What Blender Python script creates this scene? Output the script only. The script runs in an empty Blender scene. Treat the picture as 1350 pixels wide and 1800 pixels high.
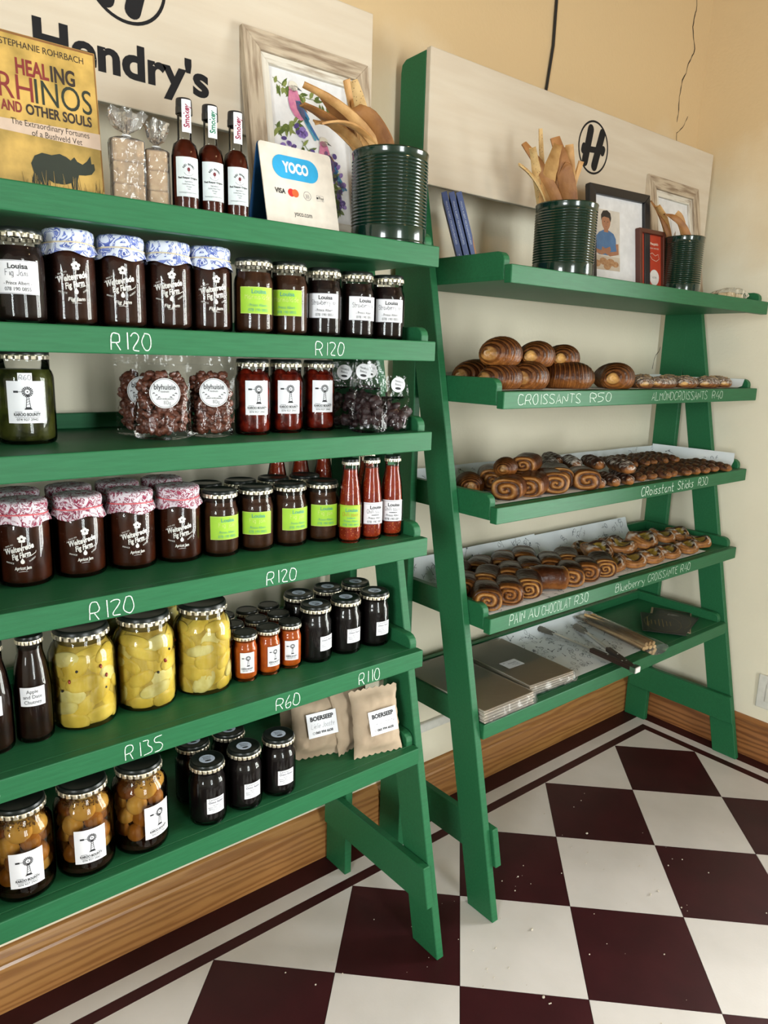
import bpy, bmesh, math, random
from mathutils import Vector, Matrix
PI = math.pi
scene = bpy.context.scene
COL = scene.collection
random.seed(7)

# ------------------------------------------------------------------ camera
cam_d = bpy.data.cameras.new('camera')
cam_d.sensor_fit = 'VERTICAL'; cam_d.sensor_height = 36.0; cam_d.sensor_width = 27.0
cam_d.lens = 1291.158 / 1800 * 36.0
cam_d.clip_start = 0.05
cam = bpy.data.objects.new('camera', cam_d); COL.objects.link(cam)
yaw, pitch, roll = math.radians(39.56194), math.radians(-12.00509), math.radians(1.59870)
fwd = Vector((math.sin(yaw) * math.cos(pitch), math.cos(yaw) * math.cos(pitch), math.sin(pitch)))
rgt = Vector((math.cos(yaw), -math.sin(yaw), 0)); upv = rgt.cross(fwd)
cr, sr = math.cos(roll), math.sin(roll)
r2_, u2_ = cr * rgt + sr * upv, -sr * rgt + cr * upv
cam.matrix_world = Matrix(((r2_.x, u2_.x, -fwd.x, -2.37319), (r2_.y, u2_.y, -fwd.y, -1.42440), (r2_.z, u2_.z, -fwd.z, 1.45677), (0, 0, 0, 1)))
scene.camera = cam

# ------------------------------------------------------------------ world, lights, exposure
w = bpy.data.worlds.new('world'); scene.world = w; w.use_nodes = True
nt = w.node_tree
bg = nt.nodes['Background']; bg.inputs[0].default_value = (0.75, 0.87, 1.0, 1); bg.inputs[1].default_value = 0.8

def area(name, loc, rot, sx, sy, power, col):
    l = bpy.data.lights.new(name, 'AREA'); l.shape = 'RECTANGLE'; l.size = sx; l.size_y = sy
    l.energy = power; l.color = col
    o = bpy.data.objects.new(name, l); COL.objects.link(o); o.location = loc; o.rotation_euler = rot
    return o
# daylight coming in through the two windows of the room
area('daylight_front_window', (-1.80, -4.32, 1.40), (math.radians(-90), 0, PI), 0.90, 2.30, 185, (0.97, 0.985, 1.0))
area('daylight_side_window', (0.62, -1.55, 1.08), (0, math.radians(90), 0), 2.05, 1.30, 260, (1.0, 0.985, 0.96))
area('added_left_light', (-4.74, -2.50, 1.55), (0, math.radians(-90), 0), 1.30, 1.10, 240, (0.95, 0.98, 1.0))  # unseen light added from the left to brighten the right wall
vs = scene.view_settings
vs.view_transform = 'Standard'; vs.look = 'None'; vs.gamma = 1.0; vs.use_curve_mapping = False
vs.exposure = -0.35

# ------------------------------------------------------------------ helpers
def setk(o, label=None, cat=None, group=None, kind=None):
    if label: o['label'] = label
    if cat: o['category'] = cat
    if group: o['group'] = group
    if kind: o['kind'] = kind
    return o
SEEN = {}
def thing(name, label, cat, loc=(0, 0, 0), rz=0.0, group=None, rot=None):
    o = bpy.data.objects.new(name, None); COL.objects.link(o)
    o.empty_display_size = 0.02; o.location = loc
    o.rotation_euler = rot if rot else (0, 0, rz)
    SEEN[label] = SEEN.get(label, 0) + 1
    return setk(o, label, cat, group)
def put(name, me, parent=None, loc=None, rot=None, scale=None, mat=None):
    o = bpy.data.objects.new(name, me); COL.objects.link(o)
    if parent: o.parent = parent
    if loc is not None: o.location = loc
    if rot is not None: o.rotation_euler = rot
    if scale is not None: o.scale = scale
    return o
def mk(name, V, F, mats, smooth=0, fm=None, col=None):
    me = bpy.data.meshes.new(name); me.from_pydata([tuple(v) for v in V], [], F)
    for m in (mats if isinstance(mats, (list, tuple)) else [mats]): me.materials.append(m)
    if fm: me.polygons.foreach_set('material_index', fm)
    if col:
        a = me.color_attributes.new('Col', 'FLOAT_COLOR', 'POINT')
        a.data.foreach_set('color', [c for q in col for c in (q[0], q[1], q[2], 1.0)])
    me.update()
    if smooth:
        me.polygons.foreach_set('use_smooth', [True] * len(me.polygons))
        if smooth < 179: me.set_sharp_from_angle(angle=math.radians(smooth))
    return me
def joinm(parts):
    """join (V,F,matindex) lists"""
    V, F, fm = [], [], []
    for v, f, m in parts:
        n = len(V); V += list(v); F += [tuple(i + n for i in q) for q in f]; fm += [m] * len(f)
    return V, F, fm
def boxv(x0, x1, y0, y1, z0, z1):
    V = [(x, y, z) for z in (z0, z1) for y in (y0, y1) for x in (x0, x1)]
    F = [(0, 2, 3, 1), (4, 5, 7, 6), (0, 1, 5, 4), (2, 6, 7, 3), (0, 4, 6, 2), (1, 3, 7, 5)]
    return V, F
def bevel_me(me, off, segs=1):
    bm = bmesh.new(); bm.from_mesh(me)
    bmesh.ops.bevel(bm, geom=list(bm.edges), offset=off, segments=segs, affect='EDGES', profile=0.5, clamp_overlap=True)
    bmesh.ops.recalc_face_normals(bm, faces=bm.faces)
    bm.to_mesh(me); bm.free(); return me
def box(name, x0, x1, y0, y1, z0, z1, mat, bev=0.0015, segs=1):
    V, F = boxv(x0, x1, y0, y1, z0, z1)
    me = mk(name, V, F, mat)
    return bevel_me(me, bev, segs) if bev else me
def prism(name, poly, a0, a1, axis, mat, bev=0.0):
    """extrude a 2-D polygon along an axis: 'x' (y,z), 'y' (x,z), 'z' (x,y)"""
    def P(p, a): return (a, p[0], p[1]) if axis == 'x' else (p[0], a, p[1]) if axis == 'y' else (p[0], p[1], a)
    n = len(poly); V = [P(p, a0) for p in poly] + [P(p, a1) for p in poly]
    F = [tuple(range(n))[::-1], tuple(range(n, 2 * n))] + [(i, (i + 1) % n, n + (i + 1) % n, n + i) for i in range(n)]
    me = mk(name, V, F, mat)
    if bev: bevel_me(me, bev)
    else:
        bm = bmesh.new(); bm.from_mesh(me); bmesh.ops.recalc_face_normals(bm, faces=bm.faces); bm.to_mesh(me); bm.free()
    return me
def lathev(prof, n=36, mod=None):
    V, F = [], []
    m = len(prof)
    for i in range(n):
        a = 2 * PI * i / n
        for k, (r, z) in enumerate(prof):
            if mod: r, z = mod(r, z, a, k)
            V.append((r * math.cos(a), r * math.sin(a), z))
    for i in range(n):
        j = (i + 1) % n
        for k in range(m - 1):
            if prof[k][0] < 1e-6: F.append((i * m + k, j * m + k + 1, i * m + k + 1)) if False else F.append((i * m + k, j * m + k + 1, i * m + k + 1))
            elif prof[k + 1][0] < 1e-6: F.append((i * m + k, j * m + k, i * m + k + 1))
            else: F.append((i * m + k, j * m + k, j * m + k + 1, i * m + k + 1))
    return V, F
def lathe(name, prof, mat, n=36, mod=None, smooth=40):
    V, F = lathev(prof, n, mod); return mk(name, V, F, mat, smooth)
def tubev(pts, r, n=8, closed=False, taper=None):
    V, F = [], []; pts = [Vector(p) for p in pts]; L = len(pts)
    up = Vector((0, 0, 1))
    for i, p in enumerate(pts):
        d = (pts[min(i + 1, L - 1)] - pts[max(i - 1, 0)]).normalized() if not closed else (pts[(i + 1) % L] - pts[i - 1]).normalized()
        s = d.cross(up);
        if s.length < 1e-3: s = d.cross(Vector((1, 0, 0)))
        s.normalize(); t = s.cross(d)
        rr = r * (taper(i / (L - 1)) if taper else 1)
        for k in range(n):
            a = 2 * PI * k / n; V.append(p + s * rr * math.cos(a) + t * rr * math.sin(a))
    for i in range(L if closed else L - 1):
        j = (i + 1) % L
        for k in range(n): F.append((i * n + k, i * n + (k + 1) % n, j * n + (k + 1) % n, j * n + k))
    if not closed: F.append(tuple(range(n))[::-1]); F.append(tuple((L - 1) * n + k for k in range(n)))
    return V, F
def ellipv(c, rx, ry, rz, nu=10, nv=7, rot=None, noise=0.0, rnd=None):
    V = [(0, 0, -1)]
    for j in range(1, nv):
        b = -PI / 2 + PI * j / nv
        for i in range(nu):
            a = 2 * PI * i / nu; V.append((math.cos(a) * math.cos(b), math.sin(a) * math.cos(b), math.sin(b)))
    V.append((0, 0, 1)); top = len(V) - 1
    F = [(0, 1 + (i + 1) % nu, 1 + i) for i in range(nu)]
    for j in range(nv - 2):
        for i in range(nu): F.append((1 + j * nu + i, 1 + j * nu + (i + 1) % nu, 1 + (j + 1) * nu + (i + 1) % nu, 1 + (j + 1) * nu + i))
    F += [(1 + (nv - 2) * nu + i, 1 + (nv - 2) * nu + (i + 1) % nu, top) for i in range(nu)]
    out = []
    for v in V:
        k = 1 + (rnd.uniform(-noise, noise) if rnd else 0)
        q = Vector((v[0] * rx * k, v[1] * ry * k, v[2] * rz * k))
        if rot: q = rot @ q
        out.append((q.x + c[0], q.y + c[1], q.z + c[2]))
    return out, F

# ------------------------------------------------------------------ materials
MATS = {}
def P(name, col, rough=0.5, metal=0.0, col2=None, nscale=40.0, mix=0.5, bump=0.0, bscale=200.0, coat=0.0, stretch=None, spec=0.5,
      emit=None, ramp=(0.35, 0.65), sheen=0.0, detail=4.0, trans=0.0, vcol=False, sss=0.0, alpha=1.0):
    if name in MATS: return MATS[name]
    m = bpy.data.materials.new(name); MATS[name] = m; m.use_nodes = True
    t = m.node_tree; N, L = t.nodes, t.links; b = N['Principled BSDF']
    b.inputs['Roughness'].default_value = rough; b.inputs['Metallic'].default_value = metal
    b.inputs['Coat Weight'].default_value = coat; b.inputs['Coat Roughness'].default_value = 0.08
    b.inputs['Specular IOR Level'].default_value = spec
    b.inputs['Transmission Weight'].default_value = trans
    if sss: b.inputs['Subsurface Weight'].default_value = sss; b.inputs['Subsurface Radius'].default_value = (0.01, 0.004, 0.002)
    tc = N.new('ShaderNodeTexCoord'); mp = N.new('ShaderNodeMapping'); L.new(tc.outputs['Object'], mp.inputs[0])
    if stretch: mp.inputs['Scale'].default_value = stretch
    nz = N.new('ShaderNodeTexNoise'); nz.inputs['Scale'].default_value = nscale; nz.inputs['Detail'].default_value = detail
    L.new(mp.outputs[0], nz.inputs['Vector'])
    rp = N.new('ShaderNodeValToRGB'); rp.color_ramp.elements[0].position = ramp[0]; rp.color_ramp.elements[1].position = ramp[1]
    c2 = col2 if col2 else tuple(x * 0.88 for x in col)
    rp.color_ramp.elements[0].color = (*c2, 1); rp.color_ramp.elements[1].color = (*col, 1)
    L.new(nz.outputs['Fac'], rp.inputs[0])
    if vcol:
        at = N.new('ShaderNodeAttribute'); at.attribute_name = 'Col'
        mx = N.new('ShaderNodeMix'); mx.data_type = 'RGBA'; mx.blend_type = 'MULTIPLY'; mx.inputs[0].default_value = mix
        L.new(at.outputs['Color'], mx.inputs[6]); L.new(rp.outputs[0], mx.inputs[7]); L.new(mx.outputs[2], b.inputs['Base Color'])
    else: L.new(rp.outputs[0], b.inputs['Base Color'])
    if emit: b.inputs['Emission Color'].default_value = (*emit, 1); b.inputs['Emission Strength'].default_value = 1
    if bump:
        n2 = N.new('ShaderNodeTexNoise'); n2.inputs['Scale'].default_value = bscale; n2.inputs['Detail'].default_value = 5; L.new(mp.outputs[0], n2.inputs['Vector'])
        bp = N.new('ShaderNodeBump'); bp.inputs['Strength'].default_value = bump; bp.inputs['Distance'].default_value = 0.002
        L.new(n2.outputs['Fac'], bp.inputs['Height']); L.new(bp.outputs[0], b.inputs['Normal'])
    return m
def clear_mat(name, tint=(1, 1, 1), rough=0.03, ior=1.45, bump=0.0, bscale=30.0, haze=0.0, hcol=(0.9, 0.9, 0.9)):
    """thin clear glass or film: what is not reflected passes straight through"""
    if name in MATS: return MATS[name]
    m = bpy.data.materials.new(name); MATS[name] = m; m.use_nodes = True
    t = m.node_tree; N, L = t.nodes, t.links; N.clear()
    out = N.new('ShaderNodeOutputMaterial'); tr = N.new('ShaderNodeBsdfTransparent'); tr.inputs[0].default_value = (*tint, 1)
    gl = N.new('ShaderNodeBsdfGlossy'); gl.inputs['Roughness'].default_value = rough
    fr = N.new('ShaderNodeFresnel'); fr.inputs['IOR'].default_value = ior
    mx = N.new('ShaderNodeMixShader'); L.new(fr.outputs[0], mx.inputs[0]); L.new(gl.outputs[0], mx.inputs[2])
    src = tr.outputs[0]
    if haze:
        df = N.new('ShaderNodeBsdfDiffuse'); df.inputs[0].default_value = (*hcol, 1)
        mh = N.new('ShaderNodeMixShader'); mh.inputs[0].default_value = haze; L.new(tr.outputs[0], mh.inputs[1]); L.new(df.outputs[0], mh.inputs[2]); src = mh.outputs[0]
    L.new(src, mx.inputs[1])
    tc = N.new('ShaderNodeTexCoord'); nz = N.new('ShaderNodeTexNoise'); nz.inputs['Scale'].default_value = bscale; nz.inputs['Detail'].default_value = 2
    L.new(tc.outputs['Object'], nz.inputs['Vector'])
    bp = N.new('ShaderNodeBump'); bp.inputs['Strength'].default_value = max(bump, 0.01); bp.inputs['Distance'].default_value = 0.004
    L.new(nz.outputs['Fac'], bp.inputs['Height']); L.new(bp.outputs[0], gl.inputs['Normal']); L.new(bp.outputs[0], fr.inputs['Normal'])
    L.new(mx.outputs[0], out.inputs[0])
    return m
def speck_mat(name, base, base2, speck, sscale=120.0, thr=0.12, rough=0.35, coat=0.5, nscale=30.0):
    """a base of two tones with small voronoi specks (seeds, peel)"""
    m = P(name, base, rough, col2=base2, nscale=nscale, coat=coat)
    t = m.node_tree; N, L = t.nodes, t.links; b = N['Principled BSDF']
    src = b.inputs['Base Color'].links[0].from_socket
    vo = N.new('ShaderNodeTexVoronoi'); vo.inputs['Scale'].default_value = sscale
    tc = [n for n in N if n.type == 'TEX_COORD'][0]; L.new(tc.outputs['Object'], vo.inputs['Vector'])
    rp = N.new('ShaderNodeValToRGB'); rp.color_ramp.elements[0].position = thr; rp.color_ramp.elements[1].position = thr + 0.06
    rp.color_ramp.elements[0].color = (1, 1, 1, 1); rp.color_ramp.elements[1].color = (0, 0, 0, 1)
    L.new(vo.outputs['Distance'], rp.inputs[0])
    mx = N.new('ShaderNodeMix'); mx.data_type = 'RGBA'; L.new(rp.outputs[0], mx.inputs[0]); L.new(src, mx.inputs[6]); mx.inputs[7].default_value = (*speck, 1)
    L.new(mx.outputs[2], b.inputs['Base Color'])
    return m
def rgb(r, g, b):
    f = lambda c: (c / 255 / 12.92) if c / 255 <= 0.04045 else ((c / 255 + 0.055) / 1.055) ** 2.4
    return (f(r), f(g), f(b))

green = P('green_paint', (0.019, 0.130, 0.051), 0.46, col2=(0.016, 0.112, 0.043), nscale=14, stretch=(1, 14, 14), bump=0.12, bscale=60, coat=0.0, spec=0.22)
white_board = P('limewashed_board', (0.62, 0.545, 0.435), 0.7, col2=(0.57, 0.485, 0.375), nscale=3.5, stretch=(1, 4, 9), bump=0.08, bscale=60, detail=6)
black_paint = P('black_lettering', (0.010, 0.010, 0.012), 0.6, spec=0.2)
chalk = P('chalk', (0.72, 0.80, 0.72), 0.9, col2=(0.08, 0.32, 0.15), nscale=520, ramp=(0.33, 0.45))
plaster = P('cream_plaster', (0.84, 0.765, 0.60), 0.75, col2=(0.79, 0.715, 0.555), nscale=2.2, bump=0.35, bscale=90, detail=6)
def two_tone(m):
    """wall colour: tan towards the top, cream below, blended over a noisy band"""
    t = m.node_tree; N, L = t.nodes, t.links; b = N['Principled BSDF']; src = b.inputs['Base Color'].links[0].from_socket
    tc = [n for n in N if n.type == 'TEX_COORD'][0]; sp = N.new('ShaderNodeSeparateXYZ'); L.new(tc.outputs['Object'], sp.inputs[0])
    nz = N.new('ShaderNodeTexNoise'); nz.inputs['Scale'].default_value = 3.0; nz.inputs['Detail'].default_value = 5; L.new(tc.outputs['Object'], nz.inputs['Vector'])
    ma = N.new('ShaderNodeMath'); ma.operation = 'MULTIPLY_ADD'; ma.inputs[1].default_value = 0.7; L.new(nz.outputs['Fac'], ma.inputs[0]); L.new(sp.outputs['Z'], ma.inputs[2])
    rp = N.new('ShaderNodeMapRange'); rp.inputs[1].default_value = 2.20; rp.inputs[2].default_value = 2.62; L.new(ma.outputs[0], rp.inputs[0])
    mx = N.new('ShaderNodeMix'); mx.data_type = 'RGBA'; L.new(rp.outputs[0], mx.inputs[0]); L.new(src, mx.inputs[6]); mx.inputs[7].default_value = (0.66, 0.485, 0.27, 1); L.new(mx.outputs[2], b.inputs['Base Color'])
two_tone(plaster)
dado = P('pale_plaster', (0.82, 0.79, 0.70), 0.7, col2=(0.76, 0.73, 0.64), nscale=3)
ceil_m = P('pine_ceiling', (0.26, 0.15, 0.065), 0.7, col2=(0.20, 0.115, 0.048), nscale=4, stretch=(1, 8, 1))
tile_dark = P('maroon_tile', (0.042, 0.0070, 0.0095), 0.42, col2=(0.031, 0.0052, 0.0072), nscale=9, bump=0.05, bscale=120, spec=0.22)
tile_cream = P('cream_tile', (0.71, 0.66, 0.635), 0.5, col2=(0.63, 0.585, 0.555), nscale=5, bump=0.10, bscale=160, detail=7)
grout = P('dark_grout', (0.02, 0.012, 0.012), 0.8)
paper_w = P('white_label_paper', (0.80, 0.80, 0.83), 0.6, col2=(0.76, 0.76, 0.80), nscale=30)
paper_lime = P('lime_label_paper', (0.33, 0.58, 0.028), 0.6, col2=(0.29, 0.53, 0.025), nscale=30)
ink = P('black_ink', (0.012, 0.012, 0.015), 0.6)
ink_grey = P('grey_ink', (0.14, 0.14, 0.17), 0.6)
ink_pencil = P('pencil_line', (0.10, 0.10, 0.12), 0.7)
ink_blue = P('blue_green_ink', (0.10, 0.34, 0.20), 0.6)
ink_cream = P('pale_ink', (0.62, 0.72, 0.20), 0.6)
ink_orange = P('orange_ink', (0.55, 0.20, 0.02), 0.6)
print_white = P('white_glass_print', (0.80, 0.78, 0.74), 0.5)
vinegar_glass = clear_mat('amber_vinegar', (0.93, 0.82, 0.62), 0.05, 1.05)
glass = clear_mat('jar_glass', (0.98, 0.985, 0.98), 0.022, 1.42)
pane_glass = clear_mat('window_glass', (0.97, 0.99, 0.98), 0.0, 1.45)
cello = clear_mat('cellophane', (0.97, 0.97, 0.97), 0.10, 1.5, bump=1.0, bscale=70, haze=0.10)
film = clear_mat('clear_film', (0.985, 0.985, 0.985), 0.08, 1.30, bump=0.9, bscale=55, haze=0.0)
lid_black = P('black_lid_enamel', (0.009, 0.012, 0.010), 0.30, spec=0.3)
lid_gold = P('gold_lid_metal', (0.82, 0.75, 0.60), 0.34, metal=0.85, col2=(0.70, 0.62, 0.46), nscale=60)
steel = P('stainless_steel', (0.62, 0.62, 0.62), 0.28, metal=1.0)
cy_ = scene.cycles
cy_.max_bounces = 7; cy_.diffuse_bounces = 3; cy_.glossy_bounces = 3; cy_.transmission_bounces = 4; cy_.transparent_max_bounces = 14
cy_.caustics_reflective = False; cy_.caustics_refractive = False
# ------------------------------------------------------------------ lettering
TXT = {}
def text_vf(s, size=1.0, align='CENTER', bold=0.0, shear=0.0, space=1.0):
    k = (s, align, bold, shear, space)
    if k not in TXT:
        c = bpy.data.curves.new('t', 'FONT'); c.body = s; c.size = 1.0; c.align_x = align; c.resolution_u = 4
        c.offset = bold; c.shear = shear; c.space_character = space; c.fill_mode = 'FRONT'
        o = bpy.data.objects.new('t', c); COL.objects.link(o)
        me = bpy.data.meshes.new_from_object(o)
        TXT[k] = ([(v.co.x, v.co.y) for v in me.vertices], [tuple(p.vertices) for p in me.polygons])
        bpy.data.objects.remove(o); bpy.data.curves.remove(c); bpy.data.meshes.remove(me)
    V, F = TXT[k]
    return [(x * size, y * size) for x, y in V], F
# single-stroke hand: grid x 0..5, y 0..9, base line 2, x-height 6, capital 9
SG = {'A': '02 29 42|14 35', 'B': '02 09 39 48 36 06|36 47 43 32 02', 'C': '48 39 19 06 05 12 32 43', 'D': '02 09 29 47 44 22 02', 'E': '49 09 02 42|06 36',
 'F': '49 09 02|06 36', 'G': '48 39 19 06 04 12 32 43 45 25', 'H': '02 09|42 49|05 45', 'I': '12 19', 'J': '39 33 22 12 03', 'L': '09 02 42', 'M': '02 09 25 49 42', 'N': '02 09 42 49',
 'O': '19 06 04 12 32 44 47 39 19', 'P': '02 09 39 48 46 35 05', 'R': '02 09 39 48 46 35 05|25 42', 'S': '48 39 19 07 16 35 43 32 12 03', 'T': '09 49|29 22', 'U': '09 03 12 32 43 49',
 'X': '02 49|09 42', 'Y': '09 26 49|26 22', 'K': '02 09|49 05 42', 'V': '09 22 49', 'W': '09 12 26 32 49',
 'a': '36 16 04 12 32 36 33 42', 'b': '09 02 32 44 36 06', 'c': '35 26 16 04 12 32', 'd': '36 16 04 12 32|39 32', 'e': '04 34 36 16 04 12 32', 'f': '38 29 18 12|06 26', 'g': '36 16 04 12 32|36 30 10',
 'h': '09 02|05 26 35 32', 'i': '16 12|18 19', 'j': '26 20 10|28 29', 'k': '09 02|36 04 32', 'l': '19 12', 'm': '02 06|05 16 22|25 36 42', 'n': '02 06|05 26 35 32', 'o': '16 04 12 32 44 36 16',
 'p': '06 00|06 36 44 32 02', 'r': '02 06|04 16 36', 's': '36 16 05 33 22 02', 't': '19 12 32|06 36', 'u': '06 03 12 32|36 32', 'v': '06 22 46', 'w': '06 12 24 32 46', 'y': '06 23|46 20 10', 'z': '06 36 02 32',
 '0': '19 06 04 12 32 44 47 39 19', '1': '29 22', '2': '08 19 39 47 02 42', '3': '09 39 26 45 43 32 02', '4': '39 04 44|46 41', '5': '49 09 06 36 44 32 02', '6': '39 05 03 12 32 44 35 04', '7': '09 49 12',
 '8': '26 08 29 48 26 04 22 44 26', '9': '45 16 07 19 39 47 22', '-': '15 35', "'": '29 27', '.': '12 13', '&': '42 17 29 37 03 12 44'}
def stroke_vf(s, size=1.0, wid=0.03, seed=1, jit=0.25, adv=5.3, slant=0.0, smooth=True):
    """ribbons for a hand-written word; height of a capital = size"""
    rnd = random.Random(seed); V, F = [], []; x0 = 0.0; sc = size / 7.0
    for ch in s:
        if ch == ' ': x0 += 3.2; continue
        g = SG.get(ch)
        if not g: x0 += 4; continue
        mxx = 0
        for st in g.split('|'):
            p = [(int(q[0]) + rnd.uniform(-jit, jit), int(q[1]) - 2 + rnd.uniform(-jit, jit)) for q in st.split(' ')]
            mxx = max(mxx, max(q[0] for q in p))
            if smooth and len(p) > 3:
                for _ in range(2):
                    q = [p[0]]
                    for a, b in zip(p, p[1:]): q += [(a[0] * .75 + b[0] * .25, a[1] * .75 + b[1] * .25), (a[0] * .25 + b[0] * .75, a[1] * .25 + b[1] * .75)]
                    p = q + [p[-1]]
            pts = [((x0 + a + slant * b) * sc, b * sc) for a, b in p]
            n = len(pts); base = len(V)
            for i, (a, b) in enumerate(pts):
                q0, q1 = pts[max(i - 1, 0)], pts[min(i + 1, n - 1)]
                dx, dy = q1[0] - q0[0], q1[1] - q0[1]; l = math.hypot(dx, dy) or 1
                ww = wid * 0.5 * rnd.uniform(0.7, 1.2)
                V += [(a - dy / l * ww, b + dx / l * ww), (a + dy / l * ww, b - dx / l * ww)]
            for i in range(n - 1): F.append((base + 2 * i, base + 2 * i + 1, base + 2 * i + 3, base + 2 * i + 2))
        x0 += mxx + (adv - 4.0)
    W = (x0 - (adv - 4.0)) * sc
    return V, F, W
class Lay:
    """flat lay-out in (u,v), several inks; laid on a plane or round a cylinder"""
    def __init__(s): s.V, s.F, s.m, s.mats, s.k, s.lay = [], [], [], [], [], 0
    def _mi(s, m):
        if m not in s.mats: s.mats.append(m)
        return s.mats.index(m)
    def add(s, V, F, m, u=0, v=0, rot=0, sx=1, sy=1):
        n = len(s.V); c, q = math.cos(rot), math.sin(rot); i = s._mi(m)
        s.V += [(u + c * x * sx - q * y * sy, v + q * x * sx + c * y * sy) for x, y in V]
        s.F += [tuple(k + n for k in f) for f in F]; s.m += [i] * len(F); s.k += [min(s.lay * 1.6e-5, .0012)] * len(V); s.lay += 1; return s
    def t(s, txt, size, u, v, m=None, width=None, rot=0, **k):
        V, F = text_vf(txt, size, **k)
        sx = 1
        if width and V:
            W = max(a for a, _ in V) - min(a for a, _ in V); sx = width / W
        return s.add(V, F, m or ink, u, v, rot, sx)
    def h(s, txt, size, u, v, m=None, wid=None, center=True, rot=0, width=None, seed=1, **k):
        V, F, W = stroke_vf(txt, size, wid or size * .09, seed, **k); sx = width / W if width else 1
        V = [(a - (W / 2 if center else 0), b) for a, b in V]
        return s.add(V, F, m or ink_pencil, u, v, rot, sx)
    def poly(s, pts, m, u=0, v=0, rot=0): return s.add(pts, [tuple(range(len(pts)))], m, u, v, rot)
    def rect(s, u0, u1, v0, v1, m, rot=0, n=1):
        for i in range(n):
            a, b = u0 + (u1 - u0) * i / n, u0 + (u1 - u0) * (i + 1) / n
            s.poly([(a, v0), (b, v0), (b, v1), (a, v1)], m)
        return s
    def disc(s, u, v, r, m, ry=None, n=20, rot=0):
        ry = ry or r; return s.poly([(r * math.cos(2 * PI * i / n), ry * math.sin(2 * PI * i / n)) for i in range(n)], m, u, v, rot)
    def ring(s, u, v, r, wd, m, ry=None, n=32, a0=0, a1=2 * PI):
        ry = ry or r; V, F = [], []
        for i in range(n + 1):
            a = a0 + (a1 - a0) * i / n
            V += [(r * math.cos(a), ry * math.sin(a)), ((r - wd) * math.cos(a), (ry - wd) * math.sin(a))]
        for i in range(n): F.append((2 * i, 2 * i + 2, 2 * i + 3, 2 * i + 1))
        return s.add(V, F, m, u, v)
    def line(s, pts, wd, m):
        V, F = [], []; n = len(pts)
        for i, (a, b) in enumerate(pts):
            q0, q1 = pts[max(i - 1, 0)], pts[min(i + 1, n - 1)]; dx, dy = q1[0] - q0[0], q1[1] - q0[1]; l = math.hypot(dx, dy) or 1
            ww = (wd[i] if isinstance(wd, (list, tuple)) else wd) / 2
            V += [(a - dy / l * ww, b + dx / l * ww), (a + dy / l * ww, b - dx / l * ww)]
        for i in range(n - 1): F.append((2 * i, 2 * i + 1, 2 * i + 3, 2 * i + 2))
        return s.add(V, F, m)
    def leaf(s, u, v, l, wd, a, m):
        pts = [(0, 0), (l * .3, wd * .5), (l * .65, wd * .42), (l, 0), (l * .65, -wd * .42), (l * .3, -wd * .5)]
        return s.poly(pts, m, u, v, a)
    def flat(s, name, off=0.0006):           # faces -y
        return mk(name, [(a, -off - k, b) for (a, b), k in zip(s.V, s.k)], s.F, s.mats, 0, s.m)
    def top(s, name, off=0.0006):            # faces +z
        return mk(name, [(a, b, off + k) for (a, b), k in zip(s.V, s.k)], s.F, s.mats, 0, s.m)
    def cyl(s, name, r, off=0.0010, z0=0.0, rfun=None):
        V = []
        for (a, b), k in zip(s.V, s.k):
            rr = (rfun(b + z0) if rfun else r) + off + k * .3
            V.append((rr * math.sin(a / r), -rr * math.cos(a / r), b + z0))
        return mk(name, V, s.F, s.mats, 0, s.m)
def label_patch(name, r, wd, z0, z1, mat, off=0.0006, n=14, th=0.0004):
    """a paper label wrapped round a jar, centred on -y"""
    V, F = [], []
    for i in range(n + 1):
        a = (-wd / 2 + wd * i / n) / r
        for rr, z in ((r + off, z0), (r + off, z1), (r + off - th, z1), (r + off - th, z0)):
            V.append((rr * math.sin(a), -rr * math.cos(a), z))
    for i in range(n):
        for k in range(4): F.append((i * 4 + k, (i + 1) * 4 + k, (i + 1) * 4 + (k + 1) % 4, i * 4 + (k + 1) % 4))
    F += [(0, 1, 2, 3), (n * 4 + 3, n * 4 + 2, n * 4 + 1, n * 4)]
    me = mk(name, V, F, mat, 30)
    return me
# ------------------------------------------------------------------ room
def struct(name, me, label, parent=None):
    o = put(name, me, parent); 
    if not parent: setk(o, label, None, None, 'structure')
    return o
WB = 0.165                         # face of the back wall
RX0, RX1 = -4.6, 0.36              # room in x at the floor
RY0, RH = -4.2, 3.2
def rx(z): return 0.36 + 0.0245 * z          # the old right wall leans out a little
# floor: a slab, single tiles near the shelves, a pattern beyond
def floor_mat():
    m = P('checker_floor', (0.5, 0.46, 0.38), 0.5); t = m.node_tree; N, L = t.nodes, t.links; b = N['Principled BSDF']
    tc = N.new('ShaderNodeTexCoord'); mp = N.new('ShaderNodeMapping'); mp.inputs['Rotation'].default_value = (0, 0, -PI / 4)
    L.new(tc.outputs['Object'], mp.inputs[0])
    ck = N.new('ShaderNodeTexChecker'); ck.inputs['Scale'].default_value = 1 / 0.3
    ck.inputs['Color1'].default_value = (0.68, 0.63, 0.585, 1); ck.inputs['Color2'].default_value = (0.036, 0.0065, 0.009, 1)
    L.new(mp.outputs[0], ck.inputs['Vector']); L.new(ck.outputs['Color'], b.inputs['Base Color'])
    return m
V, F = boxv(RX0, 0.50, RY0, WB + 0.1, -0.10, -0.003)
floor = struct('floor', mk('floor', V, F, floor_mat()), 'floor of maroon and cream tiles laid on the diagonal')
V, F = boxv(-2.75, 0.50, -1.72, WB + 0.1, -0.0029, -0.0022)
put('joint_bed', mk('joint_bed', V, F, grout), floor)
S2 = 0.3 / math.sqrt(2)
def lat(i, j): a, b = i - 2, j - 4; return ((a + b) * S2, (b - a) * S2)
XB = 0.2121
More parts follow.
